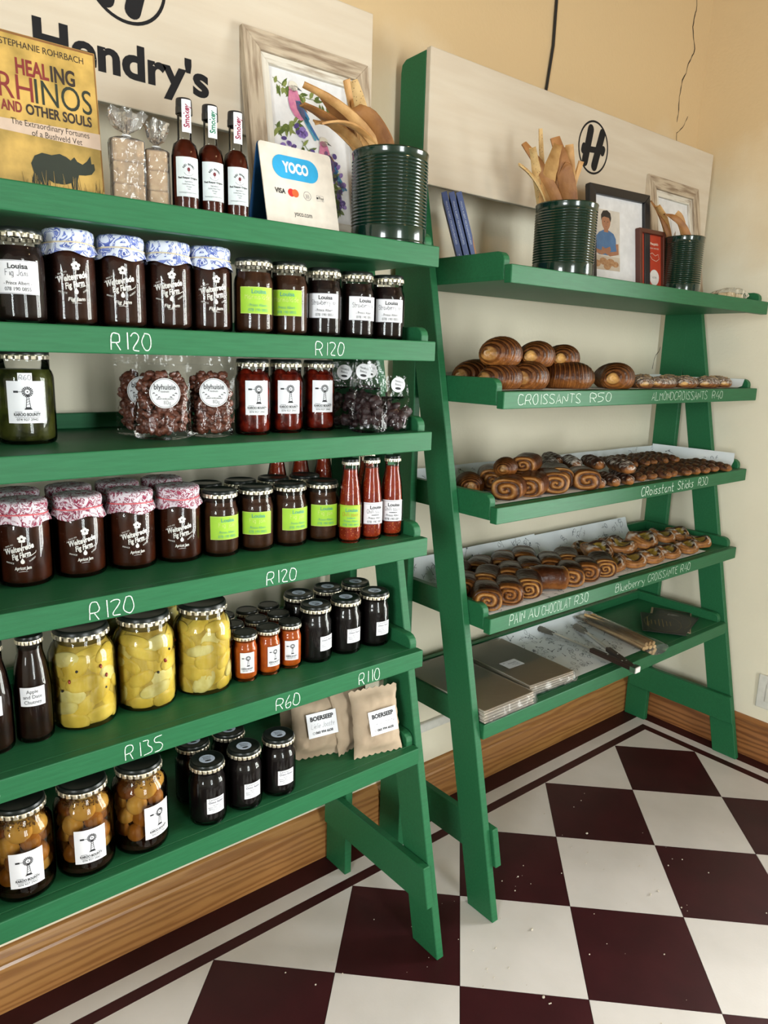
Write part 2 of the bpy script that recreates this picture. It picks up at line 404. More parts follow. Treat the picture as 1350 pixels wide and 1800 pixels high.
def clip(poly, ax, lim):
    out = []
    for k in range(len(poly)):
        p, q = poly[k - 1], poly[k]
        pi, qi = p[ax] <= lim + 1e-7, q[ax] <= lim + 1e-7
        if pi != qi:
            t = (lim - p[ax]) / (q[ax] - p[ax]); out.append((p[0] + (q[0] - p[0]) * t, p[1] + (q[1] - p[1]) * t))
        if qi: out.append(q)
    return out
def shrink(poly, g=0.0006):
    cx, cy = sum(p[0] for p in poly) / len(poly), sum(p[1] for p in poly) / len(poly)
    return [(p[0] + (cx - p[0]) * g / 0.12, p[1] + (cy - p[1]) * g / 0.12) for p in poly]
TC = {}
for i in range(-14, 12):
    for j in range(-14, 12):
        q = [lat(i, j), lat(i + 1, j), lat(i + 1, j + 1), lat(i, j + 1)]
        cx, cy = sum(p[0] for p in q) / 4, sum(p[1] for p in q) / 4
        if cx < -2.5 or cy < -1.5 or cx > XB + 0.01 or cy > 0.01: continue
        full = q; q = clip(clip(q, 0, XB), 1, 0.0)
        if len(q) < 3: continue
        dark = (i + j) % 2 != 0
        key = (dark, tuple((round(p[0] - cx, 3), round(p[1] - cy, 3)) for p in q))
        if key not in TC:
            loc = shrink([(p[0] - cx, p[1] - cy) for p in q])
            TC[key] = prism('tile', loc, -0.003, 0.0, 'z', tile_dark if dark else tile_cream)
        put('tile', TC[key], floor, (cx, cy, 0))
g = 0.0008
WE = WB - 0.001
def strip(name, poly, mat): put(name, prism(name, poly, -0.003, 0.0, 'z', mat), floor)
LX, LY = -2.6, -1.6
for nm, a0, a1, b0, b1, mt in (('border_strip', 0.0, 0.0315, XB, 0.2465, tile_dark), ('border_strip', 0.0315, 0.081, 0.2465, 0.288, tile_cream), ('border_strip', 0.081, WB, 0.288, 0.372, tile_dark)):
    strip(nm, [(LX, a0 + g), (b0 + g, a0 + g), (b1 - g, a1 - g), (LX, a1 - g)], mt)
    strip(nm, [(b0 + g, a0 + g), (b0 + g, LY), (b1 - g, LY), (b1 - g, a1 - g)], mt)
# walls
V, F = boxv(RX0 - .1, 0.62, WB, WB + 0.15, 0, RH)
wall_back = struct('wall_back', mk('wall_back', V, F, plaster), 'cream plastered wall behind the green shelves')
def slab(y0, y1, z0, z1):
    q = [(rx(z0), y0, z0), (rx(z0), y1, z0), (rx(z1), y1, z1), (rx(z1), y0, z1)]
    V = q + [(x + 0.15, y, z) for x, y, z in q]
    F = [(0, 1, 2, 3), (7, 6, 5, 4), (0, 4, 5, 1), (1, 5, 6, 2), (2, 6, 7, 3), (3, 7, 4, 0)]
    return V, F
W2 = (-2.20, -0.90, 0.04, 2.12)     # opening in the right wall (y0,y1,z0,z1)
parts = [slab(W2[1], WB + .05, 0, RH), slab(RY0 - .1, W2[0], 0, RH), slab(W2[0], W2[1], 0, W2[2]), slab(W2[0], W2[1], W2[3], RH)]
V, F, fm = joinm([(v, f, 0) for v, f in parts])
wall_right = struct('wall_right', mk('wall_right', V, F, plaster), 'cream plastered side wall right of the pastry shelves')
W1 = (-2.25, -1.35, 0.25, 2.55)       # opening in the wall behind the camera (x0,x1,z0,z1)
parts = [boxv(RX0, W1[0], RY0 - .15, RY0, 0, RH), boxv(W1[1], 0.6, RY0 - .15, RY0, 0, RH), boxv(W1[0], W1[1], RY0 - .15, RY0, 0, W1[2]), boxv(W1[0], W1[1], RY0 - .15, RY0, W1[3], RH)]
V, F, fm = joinm([(v, f, 0) for v, f in parts])
struct('wall_front', mk('wall_front', V, F, dado), 'pale wall with the shop window opposite the shelves')
W3 = (-3.05, -1.95, 0.90, 2.20)      # opening added in the left wall for its light (y0,y1,z0,z1)
parts = [boxv(RX0 - .15, RX0, W3[1], WB + .1, 0, RH), boxv(RX0 - .15, RX0, RY0 - .1, W3[0], 0, RH), boxv(RX0 - .15, RX0, W3[0], W3[1], 0, W3[2]), boxv(RX0 - .15, RX0, W3[0], W3[1], W3[3], RH)]
V, F, fm = joinm([(v, f, 0) for v, f in parts])
struct('wall_left', mk('wall_left', V, F, dado), 'pale wall at the far left of the room')
V, F = boxv(RX0 - .2, 0.8, RY0 - .2, WB + .2, RH, RH + .1); struct('ceiling', mk('ceiling', V, F, ceil_m), 'varnished pine ceiling of the shop')
frame_m = P('window_frame_paint', (0.7, 0.68, 0.62), 0.45)
def window(name, axis, a0, a1, z0, z1, at, label):
    parts = []; t = 0.05
    for (p0, p1, q0, q1) in ((a0, a1, z0, z0 + t), (a0, a1, z1 - t, z1), (a0, a0 + t, z0 + t, z1 - t), (a1 - t, a1, z0 + t, z1 - t), ((a0 + a1) / 2 - .02, (a0 + a1) / 2 + .02, z0 + t, z1 - t)):
        parts.append((*(boxv(p0, p1, at - .04, at + .04, q0, q1) if axis == 'y' else boxv(at - .04, at + .04, p0, p1, q0, q1)), 0))
    V, F, fm = joinm(parts); o = struct(name, mk(name, V, F, frame_m), label)
    for k in (0, 1):
        b0, b1 = (a0 + t, (a0 + a1) / 2 - .02) if k == 0 else ((a0 + a1) / 2 + .02, a1 - t)
        v, f = boxv(b0, b1, at - .002, at + .002, z0 + t, z1 - t) if axis == 'y' else boxv(at - .002, at + .002, b0, b1, z0 + t, z1 - t)
        put('pane', mk('pane', v, f, pane_glass), o)
window('window_1', 'y', *W1, RY0 - .075, 'tall two pane shop window opposite the shelves')
window('window_2', 'x', *W2, 0.48, 'tall two pane glazed door in the right wall')
window('added_window', 'x', *W3, RX0 - .07, 'added unseen two pane window in the far left wall')
# baseboards: moulded pine
def wood_mat(name, c1, c2, rot, sc=1.0):
    m = P(name, c1, 0.35, col2=c2, nscale=10, coat=0.2); t = m.node_tree; N, L = t.nodes, t.links; b = N['Principled BSDF']
    tc = [n for n in N if n.type == 'TEX_COORD'][0]; mp = N.new('ShaderNodeMapping'); mp.inputs['Scale'].default_value = rot; L.new(tc.outputs['Object'], mp.inputs[0])
    wv = N.new('ShaderNodeTexWave'); wv.bands_direction = 'Z'; wv.inputs['Scale'].default_value = 7 * sc; wv.inputs['Distortion'].default_value = 9; wv.inputs['Detail'].default_value = 4; wv.inputs['Detail Scale'].default_value = 1.6
    L.new(mp.outputs[0], wv.inputs['Vector'])
    rp = N.new('ShaderNodeValToRGB'); rp.color_ramp.elements[0].color = (*c1, 1); rp.color_ramp.elements[1].color = (*c2, 1); rp.color_ramp.elements[0].position = 0.25
    L.new(wv.outputs['Fac'], rp.inputs[0])
    n2 = N.new('ShaderNodeTexNoise'); n2.inputs['Scale'].default_value = 2.5; L.new(mp.outputs[0], n2.inputs['Vector'])
    mx = N.new('ShaderNodeMix'); mx.data_type = 'RGBA'; mx.blend_type = 'MULTIPLY'; mx.inputs[0].default_value = 0.5
    L.new(rp.outputs[0], mx.inputs[6]); L.new(n2.outputs['Color'], mx.inputs[7])
    r2 = N.new('ShaderNodeMix'); r2.data_type = 'RGBA'; r2.inputs[0].default_value = 0.6; L.new(mx.outputs[2], r2.inputs[6]); L.new(rp.outputs[0], r2.inputs[7])
    L.new(r2.outputs[2], b.inputs['Base Color']); return m
pine = wood_mat('varnished_pine', (0.43, 0.205, 0.062), (0.29, 0.122, 0.034), (0.22, 2.2, 2.2))
pine_shaded = wood_mat('varnished_pine_side', (0.36, 0.15, 0.05), (0.20, 0.075, 0.024), (2.2, 0.22, 2.2))  # darker pine: shade on the right baseboard put into the colour
bb = [(0, 0), (0, 0.112), (0.003, 0.118), (0.001, 0.126), (0.003, 0.136), (0.009, 0.144), (0.011, 0.150), (0.018, 0.155), (0.018, 0)]
struct('baseboard_back', prism('baseboard_back', [(0.147 + a, z) for a, z in bb], RX0, 0.36, 'x', pine), 'varnished pine baseboard with moulded top under the shelves')
struct('baseboard_right', prism('baseboard_right', [(0.342 + a * 1.6, z) for a, z in bb], -0.90, 0.147, 'y', pine_shaded), 'varnished pine baseboard along the right wall')
# wall crack, socket, trunking, cable
def crackline(pts, wd): 
    l = Lay(); rnd = random.Random(3); q = []
    for (a, b), (c, d) in zip(pts, pts[1:]):
        n = max(2, int(math.hypot(c - a, d - b) / 0.012))
        q += [(a + (c - a) * i / n + rnd.uniform(-.0018, .0018), b + (d - b) * i / n) for i in range(n)]
    l.line(q, [wd * rnd.uniform(.35, 1.15) for _ in q], P('crack_shadow', (0.045, 0.028, 0.015), 0.9)); return l
for pts, wd in (([(0.3158, 2.80), (0.3158, 2.7232), (0.3194, 2.69), (0.3109, 2.675), (0.3062, 2.635), (0.3188, 2.604), (0.3343, 2.571), (0.3298, 2.555), (0.3028, 2.515), (0.2939, 2.483), (0.2726, 2.454), (0.265, 2.398), (0.2688, 2.343), (0.2659, 2.30)], 0.0052),
                ([(0.2759, 2.20), (0.2759, 2.2527), (0.2728, 2.279), (0.3086, 2.305), (0.3414, 2.358)], 0.0034), ([(0.31, 1.52), (0.3038, 1.503), (0.283, 1.488), (0.27, 1.45), (0.269, 1.42)], 0.0032)):
    o = put('crack', crackline(pts, wd).flat('crack', 0.0), wall_back, (0, WB - 0.0006, 0))
plate = P('white_plastic', (0.74, 0.71, 0.64), 0.35)
t = thing('wall_socket', 'white plastic wall plate low on the right wall', 'wall plate', (0.366, -0.41, 0.268))
put('plate', box('plate', -0.008, 0.0, -0.062, 0.062, -0.065, 0.065, plate, 0.003, 2), t)
put('rocker', box('rocker', -0.011, -0.007, -0.03, 0.03, -0.035, 0.035, plate, 0.002, 2), t)
V, F = tubev([(-0.448, WB - .006, 3.15), (-0.452, WB - .006, 2.75), (-0.4584, WB - .006, 2.4987), (-0.4599, WB - .006, 2.377), (-0.478, WB - .006, 2.257), (-0.50, WB - .006, 2.15), (-0.52, WB - .006, 2.0)], 0.0045, 8)
o = put('power_cable', mk('power_cable', V, F, P('black_rubber', (0.012, 0.012, 0.012), 0.4), 60)); setk(o, 'black cable hanging down the wall behind the right sign', 'cable')
V, F = boxv(-2.4, 0.30, WB - 0.016, WB, 0.275, 0.305)
o = put('cable_trunking', bevel_me(mk('cable_trunking', V, F, plate), 0.003)); setk(o, 'white cable trunking along the wall low behind the shelves', 'trunking')

# ------------------------------------------------------------------ the two green shelf units
FY = -0.245      # front face of every shelf
def fl(z): return -0.338 + 0.2045 * z
def chalk_lay(words):
    """words: (text, x0, x1, z base, cap height, stroke width, seed, options)"""
    l = Lay()
    for (s, x0, x1, zb, hgt, wd, seed, kw) in words:
        V, F, W = stroke_vf(s, hgt, wd * .78, seed, **kw); l.add(V, F, chalk, x0, zb, 0, (x1 - x0) * .94 / W)
    return l
def shelf_unit(name, label, xl, xr, zs, sign, chalks, fx):
    """xl/xr: inner faces of the two end frames"""
    th = 0.0225
    u = thing(name, label, 'shelf unit', ((xl + xr) / 2, -0.1, 0))
    ox, oy = (xl + xr) / 2, -0.1
    def pt(nm, me, parent=None): 
        return put(nm, me, u, (-ox, -oy, 0)) if parent is None else put(nm, me, parent)
    s0, s1 = sign
    for x0, x1, inner in ((xl - th, xl, 1), (xr, xr + th, -1)):
        top = s1 - 0.004
        pt('post', prism('post', [(0.047, 0), (0.140, 0), (0.140, top - .03), (0.136, top - .012), (0.122, top - .003), (0.047, top)], x0, x1, 'x', green, 0.0015))
        pt('front_leg', prism('front_leg', [(fl(0), 0), (-0.246, 0), (0.0868, 1.6274), (0.0868, 1.86), (0.0462, 1.878)], x0 + .00015, x1 - .00015, 'x', green, 0.0018))
        b0, b1 = (xl + .0004, xl + 0.022) if inner > 0 else (xr - 0.022, xr - .0004)
        pt('brace', prism('brace', [(-0.318, 0.142), (0.120, 0.142), (0.120, 0.243), (-0.298, 0.243)], b0, b1, 'x', green, 0.0018))
    for k, z in enumerate(zs):
        sh = pt('shelf', box('shelf', fx[0] + .0005, fx[1] - .0005, FY + 0.0225, 0.128, z - 0.034, z, green, 0.001))
        fa = pt('fascia', box('fascia', fx[0], fx[1], FY, FY + 0.022, z - 0.041, z + 0.0005, green, 0.0022, 2), sh)
        lipp = [(-0.221, z - .026), (0.128, z - .026), (0.128, z + .031), (-0.200, z + .031), (-0.210, z + .028), (-0.218, z + .021), (-0.221, z + .012)]
        pt('side_lip', prism('side_lip', lipp, fx[0] - .0001, fx[0] + .020, 'x', green, 0.0015), sh)
        pt('side_lip', prism('side_lip', lipp, fx[1] - .020, fx[1] + .0001, 'x', green, 0.0015), sh)
        pt('back_rail', box('back_rail', fx[0] + .021, fx[1] - .021, 0.110, 0.1278, z + .0002, z + .031, green, 0.0015), sh)
        for wd in chalks.get(k, []): pt('chalk_word', chalk_lay([wd]).flat('chalk_word', 0.0), sh).location = (0, FY - 0.0005, 0)
    sb = pt('sign_board', box('sign_board', xl - th, xr + th, 0.0295, 0.0465, s0, s1, white_board, 0.0025, 2))
    return u, sb
C_ = dict(jit=0.35)
LZ = [1.682, 1.489, 1.2964, 1.0566, 0.786, 0.5345]
lch = {1: [('R120', -1.9598, -1.892, 1.4545, .026, .0022, 3, C_), ('R120', -1.577, -1.506, 1.4545, .025, .0020, 9, C_)],
       3: [('R120', -2.017, -1.938, 1.020, .029, .0021, 5, C_), ('R120', -1.685, -1.614, 1.021, .025, .0021, 4, C_)],
       4: [('R135', -1.971, -1.897, .750, .028, .0021, 6, C_), ('R60', -1.665, -1.606, .752, .026, .0021, 8, C_), ('R110', -1.457, -1.395, .750, .027, .0023, 2, C_), ('R135', -2.235, -2.165, .752, .026, .002, 12, C_)]}
uL, sbL = shelf_unit('jam_shelf_unit', 'green A-frame shelf unit stacked with jars on the left', -2.59, -1.2655, LZ, (1.892, 2.205), lch, (-2.588, -1.268))
RZ = [1.670, 1.381, 1.099, 0.812, 0.521]
rch = {1: [('CROISSANTS', -.990, -.726, 1.350, .024, .0016, 21, C_), ('R50', -.700, -.597, 1.351, .024, .0016, 22, C_), ('ALMONDCROISSANTS', -.400, -.057, 1.350, .025, .0016, 23, C_), ('R40', -.046, .026, 1.351, .023, .0016, 24, C_)],
       2: [('CRoisstant', -.403, -.210, 1.066, .027, .0030, 25, dict(jit=.25)), ('Sticks', -.197, -.094, 1.068, .026, .0030, 26, dict(jit=.25)), ('R30', -.070, -.004, 1.068, .026, .0026, 27, C_)],
       3: [('PAIN', -.966, -.903, .782, .028, .0018, 31, C_), ('AU', -.890, -.847, .783, .026, .0018, 32, C_), ('CHOCOLAT', -.837, -.702, .781, .026, .0018, 33, C_), ('R30', -.692, -.624, .782, .026, .0018, 34, C_),
           ('Blueberry', -.492, -.324, .781, .025, .0018, 35, C_), ('CROISSANTE', -.315, -.127, .782, .024, .0018, 36, C_), ('R40', -.119, -.054, .782, .025, .0020, 37, C_)]}
uR, sbR = shelf_unit('pastry_shelf_unit', 'green A-frame shelf unit of pastries standing in the corner', -1.043, 0.280, RZ, (1.877, 2.187), rch, (-1.041, 0.266))
# logo: rounded slanted H inside an oval ring, a bar running through it
def h_logo(l, u, v, r):
    l.ring(u, v, r, .0058 * r / .074, black_paint, ry=r * 1.0, n=48)
    def cap(a, b, wd):
        n = 8; dx, dy = b[0] - a[0], b[1] - a[1]; an = math.atan2(dy, dx); pts = []
        for i in range(n + 1): t = an + PI / 2 + PI * i / n; pts.append((u + a[0] * r + wd * r * math.cos(t), v + a[1] * r + wd * r * math.sin(t)))
        for i in range(n + 1): t = an - PI / 2 + PI * i / n; pts.append((u + b[0] * r + wd * r * math.cos(t), v + b[1] * r + wd * r * math.sin(t)))
        l.poly(pts, black_paint)
    cap((-.50, -.58), (-.26, .62), .20); cap((.14, -.66), (.52, .60), .20)
    cap((-.64, -.14), (.64, -.02), .115); cap((-.66, -.20), (-.63, -.06), .14); cap((.62, -.08), (.66, .04), .14)
l = Lay(); h_logo(l, -0.40, 2.082, 0.074); put('logo', l.flat('logo', 0), sbR, (0, 0.0290, 0))
l = Lay(); h_logo(l, -1.806, 2.106, 0.075); put('logo', l.flat('logo', 0), sbL, (0, 0.0290, 0))
l = Lay(); l.t("Hendry's", 0.0795, -1.811, 1.9435, black_paint, width=0.322, bold=0.034); put('lettering', l.flat('lettering', 0), sbL, (0, 0.0290, 0))
# unseen lamp added to warm the upper walls, above and right of the camera
t = thing('added_warm_lamp', 'small enamel pendant lamp hanging from the pine ceiling', 'lamp', (-.95, -1.55, 2.72))
V, F = tubev([(0, 0, .08), (0, 0, .48)], .004, 6); put('cord', mk('cord', V, F, MATS['black_rubber'], 60), t)
put('shade', lathe('shade', [(.030, .085), (.045, .080), (.120, .030), (.160, -.02), (.158, -.02), (.117, .028), (.043, .076), (.030, .081)], P('cream_enamel', (.7, .66, .55), .3), 40), t)
V, F = ellipv((0, 0, .005), .032, .032, .042, 16, 10); put('bulb', mk('bulb', V, F, P('lamp_bulb', (1, .8, .5), .4, emit=(1.0, .72, .40)), 70), t)
ld = bpy.data.lights.new('added_warm_light', 'POINT'); ld.energy = 11; ld.color = (1.0, .66, .34); ld.shadow_soft_size = .05
lo = bpy.data.objects.new('added_warm_light', ld); COL.objects.link(lo); lo.parent = t; lo.location = (0, 0, -.06)
# ------------------------------------------------------------------ jars and bottles
ME = {}
def jar_profile(R, H, rn=None, base=0.006, sh=0.014, neck=0.022):
    """outer wall from the foot to the mouth"""
    rn = rn or R * 0.88
    zs = H - neck
    p = [(0.0001, 0.0025), (R * .75, 0.002), (R * .86, 0.0), (R * .95, 0.002), (R * .99, base), (R, base * 2), (R, zs - sh), (R * .985, zs - sh * .55)]
    p += [(rn + (R - rn) * .45, zs - sh * .12), (rn, zs + .002), (rn, H - .004)]
    return p
def wall_r(prof):
    def f(z):
        for (r0, z0), (r1, z1) in zip(prof[3:], prof[4:]):
            if z0 <= z <= z1: return r0 + (r1 - r0) * (z - z0) / max(z1 - z0, 1e-6)
        return prof[6][0]
    return f
def content_profile(prof, fill):
    f = wall_r(prof); q = [(0.0001, .005), (prof[2][0] - .004, .005), (prof[4][0] - .003, .009), (prof[5][0] - .0028, .015)]
    for k in range(1, 11):
        z = .015 + (fill - .015) * k / 10; q.append((f(z) - .0026, z))
    q.append((0.0001, fill + .0005)); return q
def lid_meshes(key, r, h=0.015, top=lid_black, rim=lid_gold, lugs=22):
    if key in ME: return ME[key]
    topm = lathe('lid', [(r * .97, h * .44), (r * .985, h * .50), (r * .975, h * .80), (r * .94, h * .97), (r * .90, h), (r * .84, h), (r * .80, h - .0010), (0.0001, h - .0010)], top, 44)
    N_ = lugs * 6
    def mod(rr, z, a, k):
        ph = (a * lugs / (2 * PI)) % 1.0
        return (rr * (1.016 if ph < .62 else .985), z) if k in (1, 2) else (rr, z)
    V, F = lathev([(r * .94, 0.0), (r * 1.0, 0.0008), (r * 1.0, h * .40), (r * .985, h * .52)], N_, mod)
    fm = [1 if ((q[0] // 4) / N_ * lugs) % 1.0 >= .60 and q[0] % 4 < 2 else 0 for q in F]
    rimm = mk('lid_rim', V, F, [rim, P('rim_notch', (.10, .085, .055), .4, metal=.6)], 25, fm)
    ME[key] = (topm, rimm); return ME[key]
def karoo(wd=0.042, ht=0.058):
    l = Lay(); s = ht / 0.058; w0 = .0006 * s
    cx, cy = .002 * s, .014 * s
    for i in range(16):
        a = 2 * PI * i / 16; c, q = math.cos(a), math.sin(a)
        l.line([(cx + .0032 * s * c, cy + .0032 * s * q), (cx + .0072 * s * c, cy + .0072 * s * q)], [.0008 * s, .0019 * s], ink)
    l.disc(cx, cy, .0010 * s, ink, n=8); l.ring(cx, cy, .0042 * s, .0005 * s, ink, n=20)
    l.line([(cx - .006 * s, cy), (cx - .013 * s, cy)], w0, ink); l.rect(-.0155 * s, -.0095 * s, cy - .0014 * s, cy + .0014 * s, ink)
    for sg in (-1, 1): l.line([(cx + sg * .0007 * s, cy - .004 * s), (cx + sg * .0028 * s, -.0075 * s)], .0008 * s, ink)
    for k in range(4): l.line([(cx - .0025 * s, cy - .008 * s - k * .0035 * s), (cx + .0025 * s, cy - .0055 * s - k * .0035 * s)], .0005 * s, ink)
    l.poly([(cx - .0052 * s, -.0105 * s), (cx + .0052 * s, -.0105 * s), (cx + .0028 * s, -.0070 * s), (cx - .0028 * s, -.0070 * s)], ink)
    l.rect(-.0155 * s, -.006 * s, -.0140 * s, -.0134 * s, ink); l.rect(.008 * s, .0155 * s, -.0140 * s, -.0134 * s, ink)
    l.t('KAROO BOUNTY', .0058 * s, 0, -.0192 * s, ink, width=.034 * s, bold=.03)
    l.rect(-.0155 * s, .0155 * s, -.0212 * s, -.0207 * s, ink, n=4)
    l.t('074 927 2942', .0048 * s, 0, -.0258 * s, ink, width=.027 * s)
    return l
def louisa(hand, ink1, ink2, inkh, hw=.034, home=False):
    l = Lay()
    for y in (.0225, -.0235): l.rect(-.0315, .0315, y - .0003, y + .0003, inkh, n=8)
    for x in (-.0315, .0312): l.rect(x, x + .0004, -.0235, .0225, inkh)
    l.t('Louisa', .0105, .003, .0115, ink1, width=.027, bold=.025)
    l.h(hand, .0090, .001, .0015, inkh if inkh is not ink_grey else ink_pencil, .0009, width=hw, seed=len(hand), jit=.2)
    if home: l.t('HOMEMADE', .0030, .002, -.0035, ink1, width=.018, bold=.04)
    l.t('- Prince Albert -', .0074, .002, -.0115, ink2, width=.038); l.t('078 190 0855', .0074, .002, -.0200, ink2, width=.036)
    return l
def welte(name):
    l = Lay(); m = print_white
    for i in range(5): a = PI / 2 + 2 * PI * i / 5; l.disc(.004 + .0042 * math.cos(a), .025 + .0042 * math.sin(a), .0030, m, ry=.0026, n=10)
    l.line([(.004, .021), (.003, .010), (.004, -.003)], .0010, m)
    l.t('Weltevrede', .0135, -.001, .0040, m, width=.046, bold=.03, shear=.25, rot=.24); l.t('Fig Farm', .0130, .002, -.0070, m, width=.030, bold=.03, shear=.25, rot=.24)
    l.line([(-.026, .009), (-.027, .0055), (-.022, .0075), (-.012, .0115)], [.0003, .0009, .0008, .0003], m); l.line([(.008, -.0075), (.017, -.0040), (.024, .0005), (.0245, .004)], [.0003, .0009, .0008, .0003], m)
    l.t('SINCE 1953', .0034, -.016, .0125, m, width=.014, rot=.35); l.t('PRINCE', .0036, -.017, -.0165, m, width=.013, rot=-.2); l.t('ALBERT', .0036, .019, -.0115, m, width=.013, rot=.6)
    l.disc(.003, -.0145, .0032, m, n=12); l.poly([(-.0005, -.0135), (.0065, -.0135), (.003, -.0075)], m)
    l.t(name, .0078, .003, -.0275, m, width=.026, bold=.02, shear=.2, rot=.05); l.line([(-.004, -.0315), (.003, -.0305), (.010, -.0312)], [.0003, .0008, .0003], m)
    return l
def relish_lbl():
    l = Lay(); l.t('Caramelised', .0062, 0, .0095, ink_grey, width=.029); l.t('Onion Relish', .0062, 0, .0035, ink_grey, width=.030, bold=.02)
    for k, s in enumerate(('Ingredients', 'Onions, sugar, vinegar oil', 'Balsamic, salt, pepper', 'with brandy')): l.t(s, .0036, 0, -.0018 - .0040 * k, ink_grey, width=(.014, .032, .029, .017)[k])
    return l
def bakery_sticker(r, two=True):
    l = Lay(); l.disc(0, 0, r, P('sticker_blue_white', (0.62, 0.70, 0.84), 0.4)); l2 = Lay()
    l2.t("Hendry's", r * .42, 0, r * .30, ink, width=r * 1.1); l2.t('Bakery', r * .42, 0, -r * .12, ink, width=r * .9); l2.disc(r * .1, -r * .48, r * .42, ink, ry=r * .17, rot=.1)
    return l, l2
# contents
jam_dark = speck_mat('dark_jam', (0.012, 0.004, 0.003), (0.006, 0.002, 0.002), (0.10, 0.04, 0.02), 260, .05, .5, 0.0)
jam_fig = speck_mat('fig_jam', (0.040, 0.010, 0.004), (0.018, 0.005, 0.003), (0.16, 0.06, 0.03), 230, .07, .5, 0.0)
jam_apricot = P('apricot_jam', (0.050, 0.010, 0.003), 0.3, col2=(0.020, 0.005, 0.002), nscale=25, coat=0.0)
jam_brown = speck_mat('brown_jam', (0.055, 0.018, 0.006), (0.025, 0.008, 0.003), (0.12, 0.05, 0.01), 200, .08, .5, 0.0)
red_fruit = P('red_pickled_fruit', (0.17, 0.012, 0.004), 0.25, col2=(0.05, 0.003, 0.002), nscale=38, coat=0.0, ramp=(.42, .60), bump=.6, bscale=50)
chilli_m = speck_mat('chilli_sauce', (0.30, 0.028, 0.005), (0.20, 0.016, 0.004), (0.55, 0.20, 0.04), 170, .16, .5, 0.0)
orange_m = speck_mat('orange_paste', (0.52, 0.10, 0.006), (0.36, 0.055, 0.004), (0.22, 0.05, 0.01), 240, .12, .5, 0.0, 60)
relish_m = P('black_relish', (0.006, 0.004, 0.004), 0.3, coat=0.0)
chutney_m = P('date_chutney', (0.020, 0.008, 0.004), 0.3, col2=(0.010, 0.004, 0.003), coat=0.0)
pickle_m = P('green_pickle', (0.055, 0.060, 0.010), 0.3, col2=(0.020, 0.022, 0.006), nscale=45, coat=0.0, ramp=(.4, .6), bump=.5, bscale=60)
lemon_m = P('pickled_lemon', (0.74, 0.54, 0.095), 0.30, col2=(0.56, 0.38, 0.045), nscale=26, coat=0.0, bump=.25, bscale=60, sss=.15)
lemon_p = P('lemon_pith', (0.74, 0.64, 0.24), 0.35, col2=(0.62, 0.50, 0.14), nscale=50, coat=0.0)
brine_m = P('lemon_brine', (0.52, 0.37, 0.07), 0.4, col2=(0.34, 0.22, 0.03), nscale=30, coat=0.0, ramp=(.4, .6))
onion_m = P('pickled_onion', (0.62, 0.44, 0.15), 0.25, col2=(0.40, 0.22, 0.05), nscale=16, coat=0.0, ramp=(.35, .7), sss=.1)
onion_liq = P('dark_vinegar', (0.016, 0.006, 0.003), 0.25, coat=0.0)
sauce_m = P('hot_sauce', (0.085, 0.012, 0.004), 0.3, col2=(0.045, 0.006, 0.003), coat=0.0)
seed_m = P('mustard_seed', (0.20, 0.10, 0.03), 0.4, col2=(0.10, 0.045, 0.012), nscale=150)
for _n in ('dark_jam', 'fig_jam', 'apricot_jam', 'brown_jam', 'red_pickled_fruit', 'chilli_sauce', 'orange_paste', 'black_relish', 'date_chutney', 'green_pickle', 'pickled_lemon', 'lemon_pith', 'lemon_brine', 'pickled_onion', 'dark_vinegar', 'hot_sauce'):
    _b = MATS[_n].node_tree.nodes['Principled BSDF']; _b.inputs['Specular IOR Level'].default_value = 0.12; _b.inputs['Coat Weight'].default_value = 0.0
onion_a = P('amber_onion', (0.42, 0.20, 0.035), 0.4, col2=(0.20, 0.075, 0.012), nscale=16, ramp=(.35, .7), spec=.2); onion_b = P('brown_onion', (0.16, 0.055, 0.012), 0.4, col2=(0.07, 0.022, 0.006), nscale=18, spec=.2)
def cloth_mat(name, bgc, c1, c2, sc):
    m = P(name, bgc, 0.8); t = m.node_tree; N, L = t.nodes, t.links; b = N['Principled BSDF']
    tc = [n for n in N if n.type == 'TEX_COORD'][0]; nz = N.new('ShaderNodeTexNoise'); nz.inputs['Scale'].default_value = sc; nz.inputs['Detail'].default_value = 1.0; nz.inputs['Distortion'].default_value = 2.5
    L.new(tc.outputs['Object'], nz.inputs['Vector'])
    rp = N.new('ShaderNodeValToRGB'); e = rp.color_ramp.elements; rp.color_ramp.interpolation = 'CONSTANT'
    e[0].position = 0; e[0].color = (*bgc, 1); e[1].position = .49; e[1].color = (*c1, 1); x = e.new(.53); x.color = (*c2, 1); x = e.new(.565); x.color = (*bgc, 1); x = e.new(.61); x.color = (*c2, 1); x = e.new(.64); x.color = (*c1, 1)
    L.new(nz.outputs['Fac'], rp.inputs[0]); L.new(rp.outputs[0], b.inputs['Base Color']); return m
cloth_blue = cloth_mat('blue_floral_cloth', (0.66, 0.69, 0.78), (0.15, 0.20, 0.50), (0.07, 0.10, 0.36), 40)
cloth_red = cloth_mat('red_leaf_cloth', (0.66, 0.58, 0.63), (0.28, 0.03, 0.07), (0.16, 0.012, 0.04), 60)
band_cream = P('cream_rubber_band', (0.62, 0.52, 0.36), 0.5); band_pink = P('pink_rubber_band', (0.62, 0.10, 0.12), 0.5)
